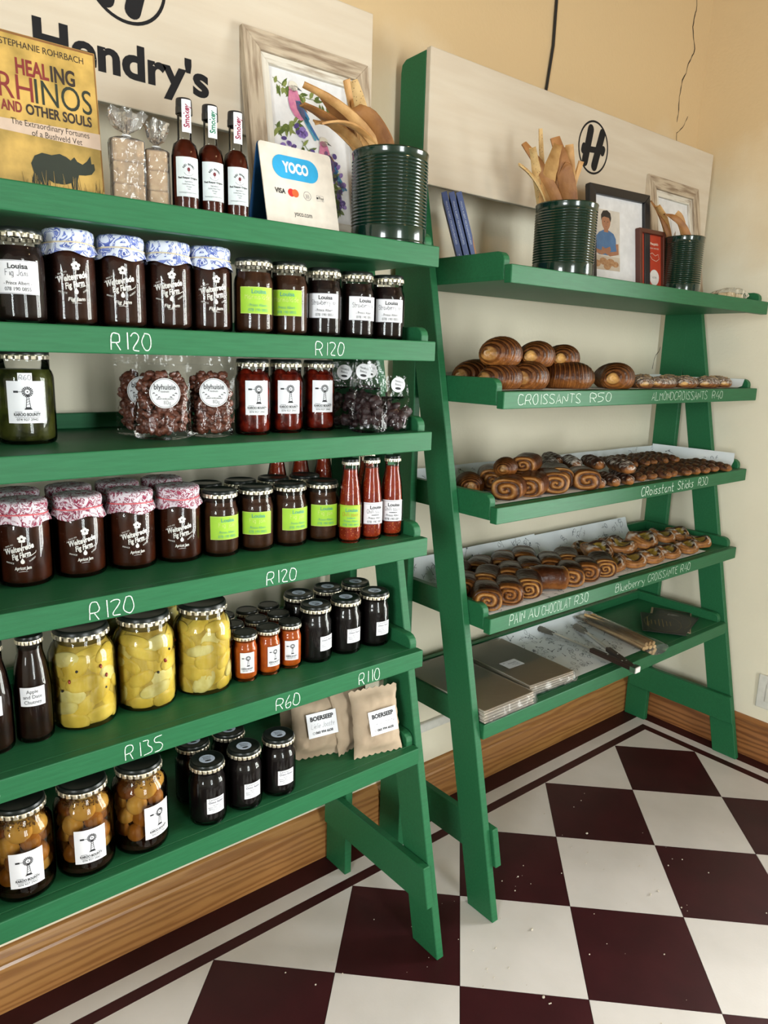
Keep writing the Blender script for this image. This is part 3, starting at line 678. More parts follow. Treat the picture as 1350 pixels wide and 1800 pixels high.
def cloth_cap(key, r, mat, seed):
    if key in ME: return ME[key]
    rnd = random.Random(seed); ph = [rnd.uniform(0, 6.28) for _ in range(4)]
    prof = [(0.0001, .0225), (r * .6, .0222), (r * .92, .0215), (r * 1.02, .019), (r * 1.05, .013), (r * 1.03, .006), (r * 1.0, .001), (r * 1.05, -.003), (r * 1.11, -.009), (r * 1.17, -.016)]
    def mod(rr, z, a, k):
        wv = math.sin(a * 9 + ph[0]) * .5 + math.sin(a * 14 + ph[1]) * .35 + math.sin(a * 5 + ph[2]) * .4
        if k >= 7: return rr * (1 + .045 * wv * (k - 6) / 3), z + .0035 * math.sin(a * 4 + ph[3]) * (k - 6) / 3
        if 3 <= k <= 6: return rr * (1 + .008 * wv), z
        return rr, z + .0005 * wv * (k == 2)
    V, F = lathev(prof[::-1], 96, lambda a, b, c, k: mod(a, b, c, len(prof) - 1 - k))
    c = mk('cloth_cap', V, F, mat, 60)
    V, F = tubev([((r * 1.035) * math.cos(2 * PI * i / 40), (r * 1.035) * math.sin(2 * PI * i / 40), .0012 * math.sin(4 * PI * i / 40)) for i in range(40)], .0013, 6, True)
    ME[key] = (c, mk('rubber_band', V, F, band_cream if mat is cloth_blue else band_pink, 60)); return ME[key]
def jar(kind, name, label, cat, x, y, z, az=-25, group=None):
    """az: which way the label faces, degrees from straight out of the wall"""
    t = thing(name, label, cat, (x, y, z), math.radians(az), group)
    K = JK[kind]; R, H = K['R'], K['H']
    if kind not in ME:
        d = ME[kind] = {}
        prof = K['prof'] if 'prof' in K else jar_profile(R, H - .010, K.get('rn'), **K.get('pk', {}))
        d['prof'] = prof
        d['glass_body'] = lathe('glass_body', prof, glass, 40, None, 50)
        cname = K.get('cname', 'jam')
        if K.get('m'): d['c'] = (cname, lathe(cname, content_profile(prof, K['fill']), K['m'], 36, None, 60))
        if K.get('lab'):
            lw, z0, z1, lm, off = K['lab']; d['lab'] = label_patch('label', R, lw, z0, z1, lm)
        if K.get('print'): 
            lay, zc = K['print']; d['print'] = lay().cyl('printing', R, .0011 if K.get('lab') else .0005, zc)
        if K.get('extra'): d['extra'] = K['extra'](prof, R, H)
    d = ME[kind]
    put('glass_body', d['glass_body'], t)
    if 'c' in d: put(d['c'][0], d['c'][1], t)
    for nm, me, kd in d.get('extra', []):
        o = put(nm, me, t)
        if kd: o['kind'] = kd
    if 'lab' in d:
        lb = put('label', d['lab'], t)
        if 'print' in d: put('printing', d['print'], lb)
    elif 'print' in d: put('printing', d['print'], t)
    zl = d['prof'][-1][1] - .004
    rl = K.get('rl', d['prof'][-1][0] * 1.06)
    if K.get('cloth'):
        c, b = cloth_cap(kind + 'cloth', rl, K['cloth'], 5)
        cp = put('cloth_cap', c, t, (0, 0, H - .0225), (0, 0, random.uniform(0, 6))); put('rubber_band', b, cp)
    else:
        tp, rm = lid_meshes('lid%.4f%s' % (rl, K.get('lidm', 'b')), rl, K.get('lh', .015), K.get('top', lid_black), K.get('rim', lid_gold))
        ld = put('lid', tp, t, (0, 0, H - K.get('lh', .015)), (0, 0, random.uniform(0, 6))); put('lid_rim', rm, ld)
        if K.get('sticker'):
            if 'stk' not in ME:
                a, b = bakery_sticker(.0155); ME['stk'] = (a.top('lid_sticker', 0), b.top('printing', 0))
            s = put('lid_sticker', ME['stk'][0], ld, (0, 0, K.get('lh', .015) - .0007), (0, 0, math.radians(-20) - ld.rotation_euler[2] - math.radians(az))); put('sticker_print', ME['stk'][1], t, (0, 0, H - .0004), (0, 0, math.radians(-20 - az)))
    return t
def lemon_fill(prof, R, H):
    rnd = random.Random(11); f = wall_r(prof); out = []; top = H - .028
    core = lathe('brine', [(a * .95, b) for a, b in content_profile(prof, top)], brine_m, 36); out.append(('brine', core, None))
    n = 0
    for lv in range(6):
        for k in range(7):
            a = 2 * PI * (k + .5 * (lv % 2)) / 7 + rnd.uniform(-.18, .18); z = .022 + lv * (top - .040) / 5 + rnd.uniform(-.005, .005); n += 1
            rr = f(min(max(z, .02), top)) - .0075
            rot = Matrix.Rotation(a, 3, 'Z') @ Matrix.Rotation(rnd.uniform(-1.0, 1.0), 3, 'X')
            V, F = ellipv((rr * math.cos(a) * .95, rr * math.sin(a) * .95, z), .010, rnd.uniform(.024, .034), rnd.uniform(.013, .021), 14, 8, rot)
            V = [(x * q, y * q, min(max(zz, .006), top)) for x, y, zz in V for q in (min(1, (f(min(max(zz, .008), top)) - .0022 - .0012 * ((n * 7) % 3)) / max(math.hypot(x, y), 1e-6)),)]
            out.append(('lemon_wedge', mk('lemon_wedge', V, F, lemon_m if n % 4 else lemon_p, 70), None))
    spice = P('peppercorn', (0.02, 0.016, 0.02), .5); chil = P('chilli_flake', (0.30, 0.03, 0.02), .4)
    for k in range(6):
        a = math.radians(-90 + rnd.uniform(-60, 60)); z = rnd.uniform(.04, H - .06); rr = f(z) - .003
        V, F = ellipv((rr * math.cos(a), rr * math.sin(a), z), .0025, .0025 if k % 2 else .005, .0025 if k % 2 else .004, 8, 6); out.append(('peppercorn' if k % 2 else 'chilli_piece', mk('peppercorn', V, F, spice if k % 2 else chil, 70), None))
    return out
def onion_fill(prof, R, H):
    rnd = random.Random(5); f = wall_r(prof); out = []
    out.append(('vinegar', lathe('vinegar', [(a * .62, b) for a, b in content_profile(prof, H - .042)], onion_liq, 30), None))
    out.append(('vinegar_base', lathe('vinegar_base', [(0.0001, .005), (R * .80, .0045), (R * .93, .009), (R * .935, .018), (0.0001, .0185)], onion_liq, 30), None))
    out.append(('vinegar', lathe('vinegar', [(a * .985, b) for a, b in content_profile(prof, H - .026)], vinegar_glass, 36), None))
    for lv in range(4):
        n = 5; z = .036 + lv * .029
        for k in range(n):
            a = 2 * PI * (k + .5 * (lv % 2)) / n + rnd.uniform(-.12, .12); s = rnd.uniform(.0165, .0235); rr = min(f(z), R) - s - .0042
            V, F = ellipv((rr * math.cos(a), rr * math.sin(a), z + rnd.uniform(-.003, .003)), s, s, s * .9, 14, 9, Matrix.Rotation(rnd.uniform(0, 3), 3, 'X'))
            out.append(('pickled_onion', mk('pickled_onion', V, F, (onion_m, onion_a, onion_m, onion_b, onion_a)[(lv * 3 + k * 2) % 5], 70), None))
    parts = []; zt = H - .031
    for k in range(260):
        a = rnd.uniform(0, 2 * PI); z = zt + rnd.uniform(-.006, .007); rr = f(z) - .0055 - rnd.uniform(0, .003)
        V, F = ellipv((rr * math.cos(a), rr * math.sin(a), z), .0015, .0015, .0015, 5, 4); parts.append((V, F, 0))
    V, F, fm = joinm(parts); out.append(('mustard_seed', mk('mustard_seed', V, F, seed_m, 60), 'stuff')); return out
def red_bits(prof, R, H):
    rnd = random.Random(8); out = []; f = wall_r(prof)
    for k in range(14):
        a = math.radians(-90 + (k % 4 - 1.5) * 42 + rnd.uniform(-9, 9)) if k < 12 else rnd.uniform(0, 6); z = .022 + (k // 4) * .030; s = rnd.uniform(.014, .018); rr = f(z) - s - .0016
        V, F = ellipv((rr * math.cos(a), rr * math.sin(a), z), s, s, s, 12, 8); out.append(('red_fruit', mk('red_fruit', V, F, red_fruit, 70), None))
    return out
def bottle_prof(R, H, rn, zsh, zn):
    return [(0.0001, .002), (R * .8, .0015), (R * .9, 0), (R * .98, .003), (R, .008), (R, zsh - .004), (R, zsh), (R * .93, zsh + (zn - zsh) * .30), (R * .78 + rn * .1, zsh + (zn - zsh) * .62), (rn * 1.08, zn - .006), (rn, zn), (rn, H - .008)]
def chutney_lbl():
    l = Lay()
    for k, s in enumerate(('Apple', 'and Date', 'Chutney')): l.t(s, .0090, 0, .0060 - .0095 * k, ink, width=(.018, .029, .027)[k], rot=.03)
    return l
def hot_lbl():
    l = Lay(); l.ring(.001, .012, .0085, .0004, ink, n=24, a0=3.6, a1=5.8); l.disc(.001, .0135, .0024, P('dark_red_ink', (.16, .01, .02), .6), ry=.0032); l.line([(.001, .011), (.0015, .007)], .0007, MATS['dark_red_ink'])
    for i, c in enumerate('RED BEARD'):
        a = PI * .86 - PI * .72 * i / 8; l.t(c, .0042, .001 + .0075 * math.cos(a), .0125 + .0075 * math.sin(a), ink, rot=a - PI / 2, bold=.03)
    l.t('Red Reaper Original', .0042, 0, -.0010, ink, width=.032, bold=.03); l.t('Ingredients', .0034, .001, -.0065, ink_grey, width=.013)
    for k, s in enumerate(('Carolina Reaper Peppers', 'Vinegar', 'Salt')): l.t(s, .0032, .001, -.0105 - .0038 * k, ink_grey, width=(.022, .009, .005)[k])
    l.t('Smoking aged 6 weeks minimum', .0028, 0, -.0235, ink_grey, width=.030); return l
def lidk(rl): return dict(rl=rl)
LB = (.063, .036, .083, paper_w, 0); LBG = (.063, .036, .083, paper_lime, 0)
JK = {
 'lfig': dict(R=.0375, H=.138, m=jam_dark, fill=.112, lab=(.066, .042, .090, paper_w, 0), print=(lambda: louisa('Fig Jam', ink, ink, ink_grey, .030), .0665), rl=.0345),
 'straw': dict(R=.0365, H=.132, m=jam_dark, fill=.108, lab=LB, print=(lambda: louisa('Strawberry jam', ink, ink, ink_grey, .050), .0600), rl=.0335),
 'marm': dict(R=.0370, H=.135, m=jam_brown, fill=.110, lab=LBG, print=(lambda: louisa('Marmalade', ink_blue, ink_blue, ink_cream, .046), .0600), rl=.034),
 'figg': dict(R=.0375, H=.132, m=jam_brown, fill=.108, lab=LBG, print=(lambda: louisa('Fig jam', ink_blue, ink_blue, ink_cream, .032), .0600), rl=.0345),
 'wfig': dict(R=.0405, H=.148, m=jam_fig, fill=.118, print=(lambda: welte('Fig Jam'), .066), cloth=cloth_blue, rl=.0368),
 'wapr': dict(R=.0445, H=.146, m=jam_apricot, fill=.115, print=(lambda: welte('Apricot Jam'), .060), cloth=cloth_red, rl=.0395),
 'red': dict(R=.0355, H=.147, m=red_fruit, fill=.118, lab=(.047, .040, .106, paper_w, 0), print=(lambda: karoo(.047, .066), .0735), rl=.0325, cname='red_preserve', extra=red_bits),
 'pickle': dict(R=.0460, H=.153, m=pickle_m, fill=.122, lab=(.058, .036, .104, paper_w, 0), print=(lambda: karoo(.058, .068), .0705), rl=.0415, cname='pickles'),
 'chilli': dict(R=.0258, H=.182, prof=bottle_prof(.0258, .176, .0165, .078, .150), m=chilli_m, fill=.158, lab=(.046, .038, .078, paper_w, 0), print=(lambda: louisa('Chilli sauce', ink, ink, ink_grey, .036, True), .0585), rl=.0185, cname='chilli_sauce', lh=.013),
 'chillig': dict(R=.0258, H=.182, prof=bottle_prof(.0258, .176, .0165, .078, .150), m=chilli_m, fill=.158, lab=(.046, .038, .078, paper_lime, 0), print=(lambda: louisa('Chilli sauce', ink_blue, ink_blue, ink_orange, .036, True), .0585), rl=.0185, cname='chilli_sauce', lh=.013),
 'chut': dict(R=.0310, H=.190, prof=bottle_prof(.0310, .184, .0205, .095, .158), m=chutney_m, fill=.165, lab=(.040, .070, .104, paper_w, 0), print=(chutney_lbl, .0875), rl=.0225, cname='chutney', lh=.014),
 'yellow': dict(R=.0580, H=.182, rn=.046, pk=dict(base=.009, sh=.032, neck=.020), extra=lemon_fill, rl=.0485, lh=.017),
 'onion': dict(R=.0510, H=.168, rn=.040, pk=dict(base=.008, sh=.026, neck=.020), extra=onion_fill, lab=(.054, .030, .095, paper_w, 0), print=(lambda: karoo(.054, .064), .0625), rl=.0425, lh=.016),
 'orange': dict(R=.0268, H=.103, m=orange_m, fill=.085, lab=(.030, .022, .066, paper_w, 0), print=(lambda: karoo(.030, .042), .044), rl=.0250, cname='orange_paste', lh=.013, lidm='o', pk=dict(sh=.008, neck=.016)),
 'relish': dict(R=.0370, H=.129, m=relish_m, fill=.108, lab=(.037, .029, .062, paper_w, 0), print=(relish_lbl, .0475), rl=.0345, cname='relish', sticker=True),
}
JK['chilli']['lab'] = (.050, .036, .084, paper_w, 0); JK['chillig']['lab'] = (.050, .036, .084, paper_lime, 0)
ORD = ['first', 'second', 'third', 'fourth', 'fifth', 'sixth', 'seventh', 'eighth', 'ninth']
Z2, Z3, Z4, Z5, Z6 = LZ[1:]
E2 = .0004
jar('lfig', 'fig_jam_jar', 'dark fig jam jar with white handwritten label, leftmost on the second shelf', 'jar', -2.067, -.17, Z2 + E2, -22)
for k, (x, lab) in enumerate(((-1.987, 'next to the white labelled fig jam jar'), (-1.9046, 'second of the four from the left'), (-1.8228, 'third of the four from the left'), (-1.7450, 'next to the green labelled marmalade'))):
    jar('wfig', 'cloth_topped_fig_jam_jar', 'fig jam jar under blue floral cloth cap, ' + lab, 'jar', x, -.15, Z2 + E2, (-10, -22, -20, -14)[k], 'blue cloth fig jam jars on the second shelf')
jar('marm', 'marmalade_jar', 'marmalade jar with lime green label, left one on the second shelf', 'jar', -1.6650, -.17, Z2 + E2, -20, 'lime labelled marmalade jars')
jar('marm', 'marmalade_jar', 'marmalade jar with lime green label, next to the strawberry jams', 'jar', -1.5887, -.17, Z2 + E2, -42, 'lime labelled marmalade jars')
for k, (x, az, lab) in enumerate(((-1.5079, -34, 'nearest the marmalade'), (-1.4254, -12, 'in the middle of three'), (-1.3432, -30, 'at the right end of the second shelf'))):
    jar('straw', 'strawberry_jam_jar', 'strawberry jam jar with white label, ' + lab, 'jar', x, -.17, Z2 + E2, az, 'strawberry jam jars on the second shelf')
t = jar('pickle', 'pickle_jar', 'tall jar of green pickles with windmill label and price sticker', 'jar', -2.050, -.080, Z3 + E2, -12)
l = Lay(); l.h('R60', .008, 0, 0, ink_grey, .0007, jit=.3); st = put('price_sticker', label_patch('price_sticker', .0460, .021, .103, .117, paper_w, .0009, 5), t); put('printing', l.cyl('printing', .0460, .0014, .106), st)
for k, (x, y, az, lab) in enumerate(((-1.641, -.119, -14, 'beside the nut pouch'), (-1.560, -.112, -20, 'the middle one of three'), (-1.474, -.104, -16, 'beside the dark snack bags'))):
    jar('red', 'red_preserve_jar', 'tall red preserve jar with windmill label, ' + lab, 'jar', x, y, Z3 + E2, az, 'red preserve jars on the third shelf')
# fourth shelf
for k, (x, y, az) in enumerate(((-2.071, -.088, -22), (-1.978, -.086, -10), (-1.884, -.088, -12), (-1.792, -.091, -20))):
    jar('wapr', 'cloth_topped_apricot_jam_jar', 'apricot jam jar under red patterned cloth, front row, %s from left' % ORD[k], 'jar', x, y, Z4 + E2, az, 'apricot jam jars on the fourth shelf')
for k, x in enumerate((-2.0580, -1.965, -1.873, -1.782)):
    jar('wapr', 'cloth_topped_apricot_jam_jar', 'apricot jam jar under red patterned cloth, back row, %s from left' % ORD[k], 'jar', x, .010, Z4 + E2, -15, 'apricot jam jars on the fourth shelf')
jar('wapr', 'cloth_topped_apricot_jam_jar', 'apricot jam jar cut off by the left edge of the picture', 'jar', -2.165, -.088, Z4 + E2, -15, 'apricot jam jars on the fourth shelf')
for k, (x, y, az) in enumerate(((-1.710, -.105, -8), (-1.629, -.106, -26), (-1.550, -.112, -8), (-1.471, -.118, -24))):
    jar('figg', 'lime_labelled_fig_jam_jar', 'brown fig jam jar with lime green label, front row, %s from left' % ORD[k], 'jar', x, y, Z4 + E2, az, 'lime labelled fig jams on the fourth shelf')
for k, (x, y) in enumerate(((-1.700, -.022), (-1.620, -.024), (-1.541, -.028), (-1.462, -.034))):
    jar('figg', 'lime_labelled_fig_jam_jar', 'fig jam jar behind the lime labelled front row, %s from left' % ORD[k], 'jar', x, y, Z4 + E2, -20, 'lime labelled fig jams on the fourth shelf')
jar('chillig', 'chilli_sauce_bottle', 'red chilli sauce bottle with lime green label', 'bottle', -1.432, -.168, Z4 + E2, -34, 'chilli sauce bottles')
jar('chilli', 'chilli_sauce_bottle', 'red chilli sauce bottle with white label, middle of the front three', 'bottle', -1.374, -.168, Z4 + E2, -18, 'chilli sauce bottles')
jar('chilli', 'chilli_sauce_bottle', 'red chilli sauce bottle with white label, at the shelf end', 'bottle', -1.3155, -.170, Z4 + E2, -34, 'chilli sauce bottles')
for k, (x, y) in enumerate(((-1.484, .050), (-1.424, .042), (-1.366, .030), (-1.322, -.085))):
    jar('chilli', 'chilli_sauce_bottle', ('red chilli sauce bottle behind the front row, %s from left' % ORD[k]) , 'bottle', x, y, Z4 + E2, -30, 'chilli sauce bottles')
# fifth shelf
jar('chut', 'chutney_bottle', 'dark apple and date chutney bottle beside the big lemon jar', 'bottle', -2.085, -.131, Z5 + E2, -14, 'chutney bottles')
jar('chut', 'chutney_bottle', 'dark chutney bottle cut off by the left picture edge', 'bottle', -2.150, -.135, Z5 + E2, -20, 'chutney bottles')
for k, (x, y) in enumerate(((-1.994, -.112), (-1.877, -.110), (-1.758, -.114))):
    jar('yellow', 'preserved_lemon_jar', 'big jar of yellow preserved lemons, %s' % ('nearest the chutney bottles', 'middle one of the front three', 'nearest the small orange jars')[k], 'jar', x, y, Z5 + E2, (-20, 40, 100)[k], 'preserved lemon jars on the fifth shelf')
for k, (x, y) in enumerate(((-1.930, .012), (-1.812, .010))):
    jar('yellow', 'preserved_lemon_jar', 'preserved lemon jar in the shade behind the front three, %s' % ('left', 'right'), 'jar', x, y, Z5 + E2, -20, 'preserved lemon jars on the fifth shelf') if False else jar('yellow', 'preserved_lemon_jar', 'preserved lemon jar in the shade behind the front three, %s one' % ('left', 'right')[k], 'jar', x, y, Z5 + E2, 60, 'preserved lemon jars on the fifth shelf')
for r, row in enumerate((((-1.6745, -.136, -18), (-1.6195, -.136, 0), (-1.564, -.134, -22)), ((-1.672, -.076, 0), (-1.614, -.077, 0), (-1.557, -.075, 0)), ((-1.662, -.016, 0), (-1.604, -.017, 0), (-1.547, -.015, 0)))):
    for k, (x, y, az) in enumerate(row):
        jar('orange', 'small_orange_jar', 'small jar of orange paste, %s row, %s' % (('front', 'middle', 'back')[r], ('left', 'centre', 'right')[k]), 'jar', x, y, Z5 + E2, az, 'small orange paste jars on the fifth shelf')
for r, row in enumerate((((-1.496, -.133, 12), (-1.413, -.133, 0), (-1.330, -.135, 0)), ((-1.486, -.048, 0), (-1.403, -.046, 0), (-1.324, -.052, 0)))):
    for k, (x, y, az) in enumerate(row):
        jar('relish', 'onion_relish_jar', 'black onion relish jar on the fifth shelf, %s row, %s' % (('front', 'back')[r], ('left', 'centre', 'right')[k]), 'jar', x, y, Z5 + E2, az, 'onion relish jars on the fifth shelf')
# lowest shelf
for k, (x, y, az) in enumerate(((-2.130, -.172, -6), (-2.026, -.174, -6), (-1.923, -.175, 18))):
    jar('onion', 'pickled_onion_jar', 'jar of pickled onions in dark vinegar, %s' % ('label facing front, left one', 'middle one on the lowest shelf', 'right one, label turned right')[k], 'jar', x, y, Z6 + E2, az, 'pickled onion jars on the lowest shelf')
jar('onion', 'pickled_onion_jar', 'pickled onion jar cut off by the left picture edge', 'jar', -2.236, -.172, Z6 + E2, -6, 'pickled onion jars on the lowest shelf')
for k, (x, y, az, lab) in enumerate(((-1.790, -.187, 0, 'front row, left'), (-1.707, -.186, 0, 'front row, centre'), (-1.625, -.186, -4, 'front row, right'), (-1.782, -.104, 0, 'back row, left'), (-1.700, -.104, 0, 'back row, right'))):
    jar('relish', 'onion_relish_jar', 'black onion relish jar on the lowest shelf, ' + lab, 'jar', x, y, Z6 + E2, az, 'onion relish jars on the lowest shelf')
# ------------------------------------------------------------------ things on the top left shelf
ZT = LZ[0] + .0007
rnd = random.Random(4)
# book
t = thing('book', 'yellow rhino book standing face out at the left end', 'book', (-2.081, -.152, ZT), rot=(math.radians(-5), 0, 0))
cover = P('gold_cover', (0.58, 0.37, 0.095), 0.4, col2=(0.30, 0.20, 0.045), nscale=18, ramp=(.36, .60), detail=9, coat=.1)
W_, H_ = .156, .2285
put('cover_board', box('cover_board', 0, W_, 0, .002, 0, H_, cover, .0006), t)
put('page_block', box('page_block', .002, W_ - .002, .0022, .0205, .002, H_ - .002, P('book_pages', (.62, .56, .44), .8, nscale=300, stretch=(.1, 1, .1)), 0), t)
put('back_board', box('back_board', 0, W_, .0207, .0227, 0, H_, cover, .0006), t)
red_i = P('maroon_ink', (0.20, 0.018, 0.016), .5); dk = P('dark_brown_ink', (0.022, 0.012, 0.008), .5); dkg = P('dark_green_ink', (0.012, 0.020, 0.010), .6)
c = W_ / 2; l = Lay()
l.rect(0.001, W_ - .001, H_ - .004, H_ - .001, P('rust_ink', (.22, .09, .02), .6)); l.rect(W_ - .0025, W_ - .001, .02, H_ - .004, MATS['rust_ink'])
l.poly([(0, .104), (W_ - .001, .108), (W_ - .001, .084), (0, .088)], P('pale_haze_ink', (.58, .44, .34), .5)); 
l.t('STEPHANIE ROHRBACH', .0135, c, .2080, dk, width=.120); l.t('HEAL', .031, c - .018, .1715, red_i, width=.047, bold=.03); l.t('ING', .031, c + .0265, .1715, dk, width=.036, bold=.03)
l.t('RH', .051, c - .043, .1345, red_i, width=.048); l.t('INOS', .051, c + .025, .1345, dkg, width=.084); l.t('AND', .0205, c - .051, .1165, red_i, width=.029, bold=.03); l.t('OTHER SOULS', .0205, c + .017, .1165, dk, width=.097, bold=.03)
l.t('The Extraordinary Fortunes', .0125, c + .003, .0985, dk, width=.114); l.t('of a Bushveld Vet', .0125, c + .011, .0865, dk, width=.074)
rh = [(.046, .020), (.050, .033), (.047, .046), (.053, .058), (.064, .064), (.078, .063), (.090, .067), (.100, .064), (.106, .060), (.112, .066), (.116, .060), (.124, .057), (.131, .063), (.137, .072), (.138, .060), (.142, .061), (.143, .052), (.137, .044), (.127, .041), (.117, .040), (.114, .030), (.113, .012), (.106, .012), (.104, .026), (.094, .022), (.078, .022), (.071, .026), (.068, .010), (.060, .010), (.060, .022), (.056, .010), (.049, .010)]
l.poly(rh, dkg)
for k in range(60):
    x = rnd.uniform(.03, .15); h = rnd.uniform(.012, .034); l.line([(x, .006), (x + rnd.uniform(-.006, .006), .006 + h)], [.0009, .0002], cover if k % 2 else dkg)
put('cover_print', l.flat('cover_print', 0), t, (0, -.0003, 0))
# wrapped rusks
rusk = P('rusk_biscuit', (0.64, 0.43, 0.23), .8, col2=(.54, .33, .16), nscale=60, bump=.5, bscale=150)
def film_box(name, w, d, h, seed, frill):
    r = random.Random(seed); V, F = [], []; n = 28; lv = [0, .03, .25, .5, .75, .97, 1.0, 1.04, 1.10, 1.18, 1.28, 1.42]
    for j, f in enumerate(lv):
        for i in range(n):
            a = 2 * PI * i / n; c, s = math.cos(a), math.sin(a); q = 1 / max(abs(c), abs(s)) ** .82
            k = 1.0 if f <= .98 else (.75 if f <= 1.0 else (.20 if f <= 1.05 else (.16 if f <= 1.12 else .42 * (f - .84) / .34 + .1)))
            if f > 1.1: k *= 1 + .35 * math.sin(a * 5 + seed) + r.uniform(-.2, .2)
            V.append((c * q * (w / 2 + .0022) * k + r.uniform(-.0012, .0012), s * q * (d / 2 + .0022) * k + r.uniform(-.0012, .0012), h * min(f, 1.0) + max(0, f - 1) * frill + (r.uniform(-.004, .004) if f > 1.2 else 0)))
    for j in range(len(lv) - 1):
        for i in range(n): F.append((j * n + i, j * n + (i + 1) % n, (j + 1) * n + (i + 1) % n, (j + 1) * n + i))
    F.append(tuple(range(n))[::-1]); return mk(name, V, F, cello, 35)
for k, (x, w, h, az, lab) in enumerate(((-1.886, .050, .106, -12, 'larger pack of pale rusks in knotted cellophane beside the book'), (-1.836, .036, .098, -22, 'narrower pack of pale rusks in cellophane beside the sauce bottles'))):
    t = thing('rusk_pack', lab, 'rusk pack', (x, -.150, ZT), math.radians(az), 'cellophane packs of rusks')
    for i in range(3):
        z0 = .002 + i * (h - .004) / 3
        put('rusk', box('rusk', -w / 2 + .001, w / 2 - .001 - .001 * (i % 2), -.019, .019, z0, z0 + (h - .004) / 3 - .0006, rusk, .002), t)
    put('cellophane', film_box('cellophane', w, .042, h, 3 + k, .10), t)
    V, F = tubev([(.0065 * math.cos(a * .6), .0055 * math.sin(a * .6), h + .006) for a in range(11)], .0012, 6, True); put('tie', mk('tie', V, F, P('white_tie', (.75, .75, .75), .4), 60), t)
# hot sauce bottles
JK['hot'] = dict(R=.0225, H=.181, prof=bottle_prof(.0225, .172, .0115, .092, .122), m=sauce_m, fill=.118, lab=(.040, .026, .088, P('pale_blue_label', (.70, .77, .78), .5), 0), print=(hot_lbl, .055), rl=.0135, cname='hot_sauce', lh=.024, top=P('black_cap', (.012, .012, .014), .4), rim=MATS['black_cap'], lidm='k')
for k, x in enumerate((-1.795, -1.748, -1.700)):
    t = jar('hot', 'hot_sauce_bottle', 'slim hot sauce bottle with black cap, %s' % ('leftmost and beside the rusks', 'green lettered neck strip, in the middle', 'rightmost and beside the card stand')[k], 'bottle', x, -.172, ZT, -14, 'hot sauce bottles on the top shelf')
    l = Lay(); ic = P('red_neck_ink', (.25, .01, .05), .5) if k != 1 else P('green_neck_ink', (.02, .18, .10), .5)
    l.t('Smokey', .0115, .0035, .0, ic, width=.036, bold=.03, rot=PI / 2)
    s = put('neck_label', label_patch('neck_label', .0118, .014, .128, .178, paper_w, .0022, 5), t, None, (0, 0, math.radians(8))); s['label'] = 'white neck strip with vertical lettering'
    put('printing', l.cyl('printing', .0118, .0027, .153), s)
# card payment stand
t = thing('card_payment_stand', 'white folded card payment stand with blue badge', 'sign', (-1.552, -.145, ZT))
ck = P('cream_card', (.74, .68, .60), .5); bl = P('blue_card_back', (.010, .10, .30), .45); badge = P('badge_blue', (.022, .36, .68), .4)
def panel(y0, y1, mat, h=.158, w=.0815):
    poly = [(-w, 0), (w, 0), (w, h - .006), (w - .002, h - .002), (w - .006, h), (-w + .006, h), (-w + .002, h - .002), (-w, h - .006)]
    V, F = [], []; n = len(poly); an = math.atan2(y1 - y0, h)
    for o in (0, .002):
        for a, b in poly: V.append((a, y0 + (y1 - y0) * b / h + o * math.cos(an), b - o * math.sin(an)))
    F = [tuple(range(n)), tuple(range(n, 2 * n))[::-1]] + [(i, n + i, n + (i + 1) % n, (i + 1) % n) for i in range(n)]
    return mk('panel', V, F, mat)
fp = put('front_panel', panel(-.026, .012, ck), t); put('back_panel', panel(.055, .0145, bl), t)
l = Lay(); r = .0215
pill = [(.030 + r * math.cos(a), r * math.sin(a)) for a in [(-PI / 2 + PI * i / 12) for i in range(13)]] + [(-.030 + r * math.cos(a), r * math.sin(a)) for a in [(PI / 2 + PI * i / 12) for i in range(13)]]
l.poly(pill, badge, -.005, .118)
l2 = Lay(); l2.t('YOCO', .026, -.005, .1095, P('white_ink', (.8, .8, .8), .5), width=.058, bold=.05)
l.t('VISA', .0125, -.046, .068, ink, width=.023, bold=.03); l.disc(-.0215, .072, .0075, P('red_disc_ink', (.55, .02, .02), .5)); l.disc(-.0125, .072, .0075, P('orange_disc_ink', (.62, .12, .03), .5))
l.ring(.0145, .071, .0085, .0007, ink_grey, n=20); l.t(')))', .010, .0145, .0675, ink_grey, width=.008); l.ring(.044, .0705, .0115, .0006, ink_grey, ry=.0075, n=4, a0=PI / 4, a1=2 * PI + PI / 4); l.t('Pay', .0085, .046, .068, ink, width=.011); l.disc(.0375, .0705, .0022, ink, n=8)
l.t('yoco.com', .0135, .0, .030, ink, width=.040)
def tilt(lay, nm, off):
    h = .158; me = lay.flat(nm, 0)
    for v in me.vertices: v.co.y = -.026 + .038 * v.co.z / h - off + v.co.y * .3
    return me
put('printing', tilt(l, 'printing', .0005), fp); put('badge_print', tilt(l2, 'badge_print', .0009), fp)
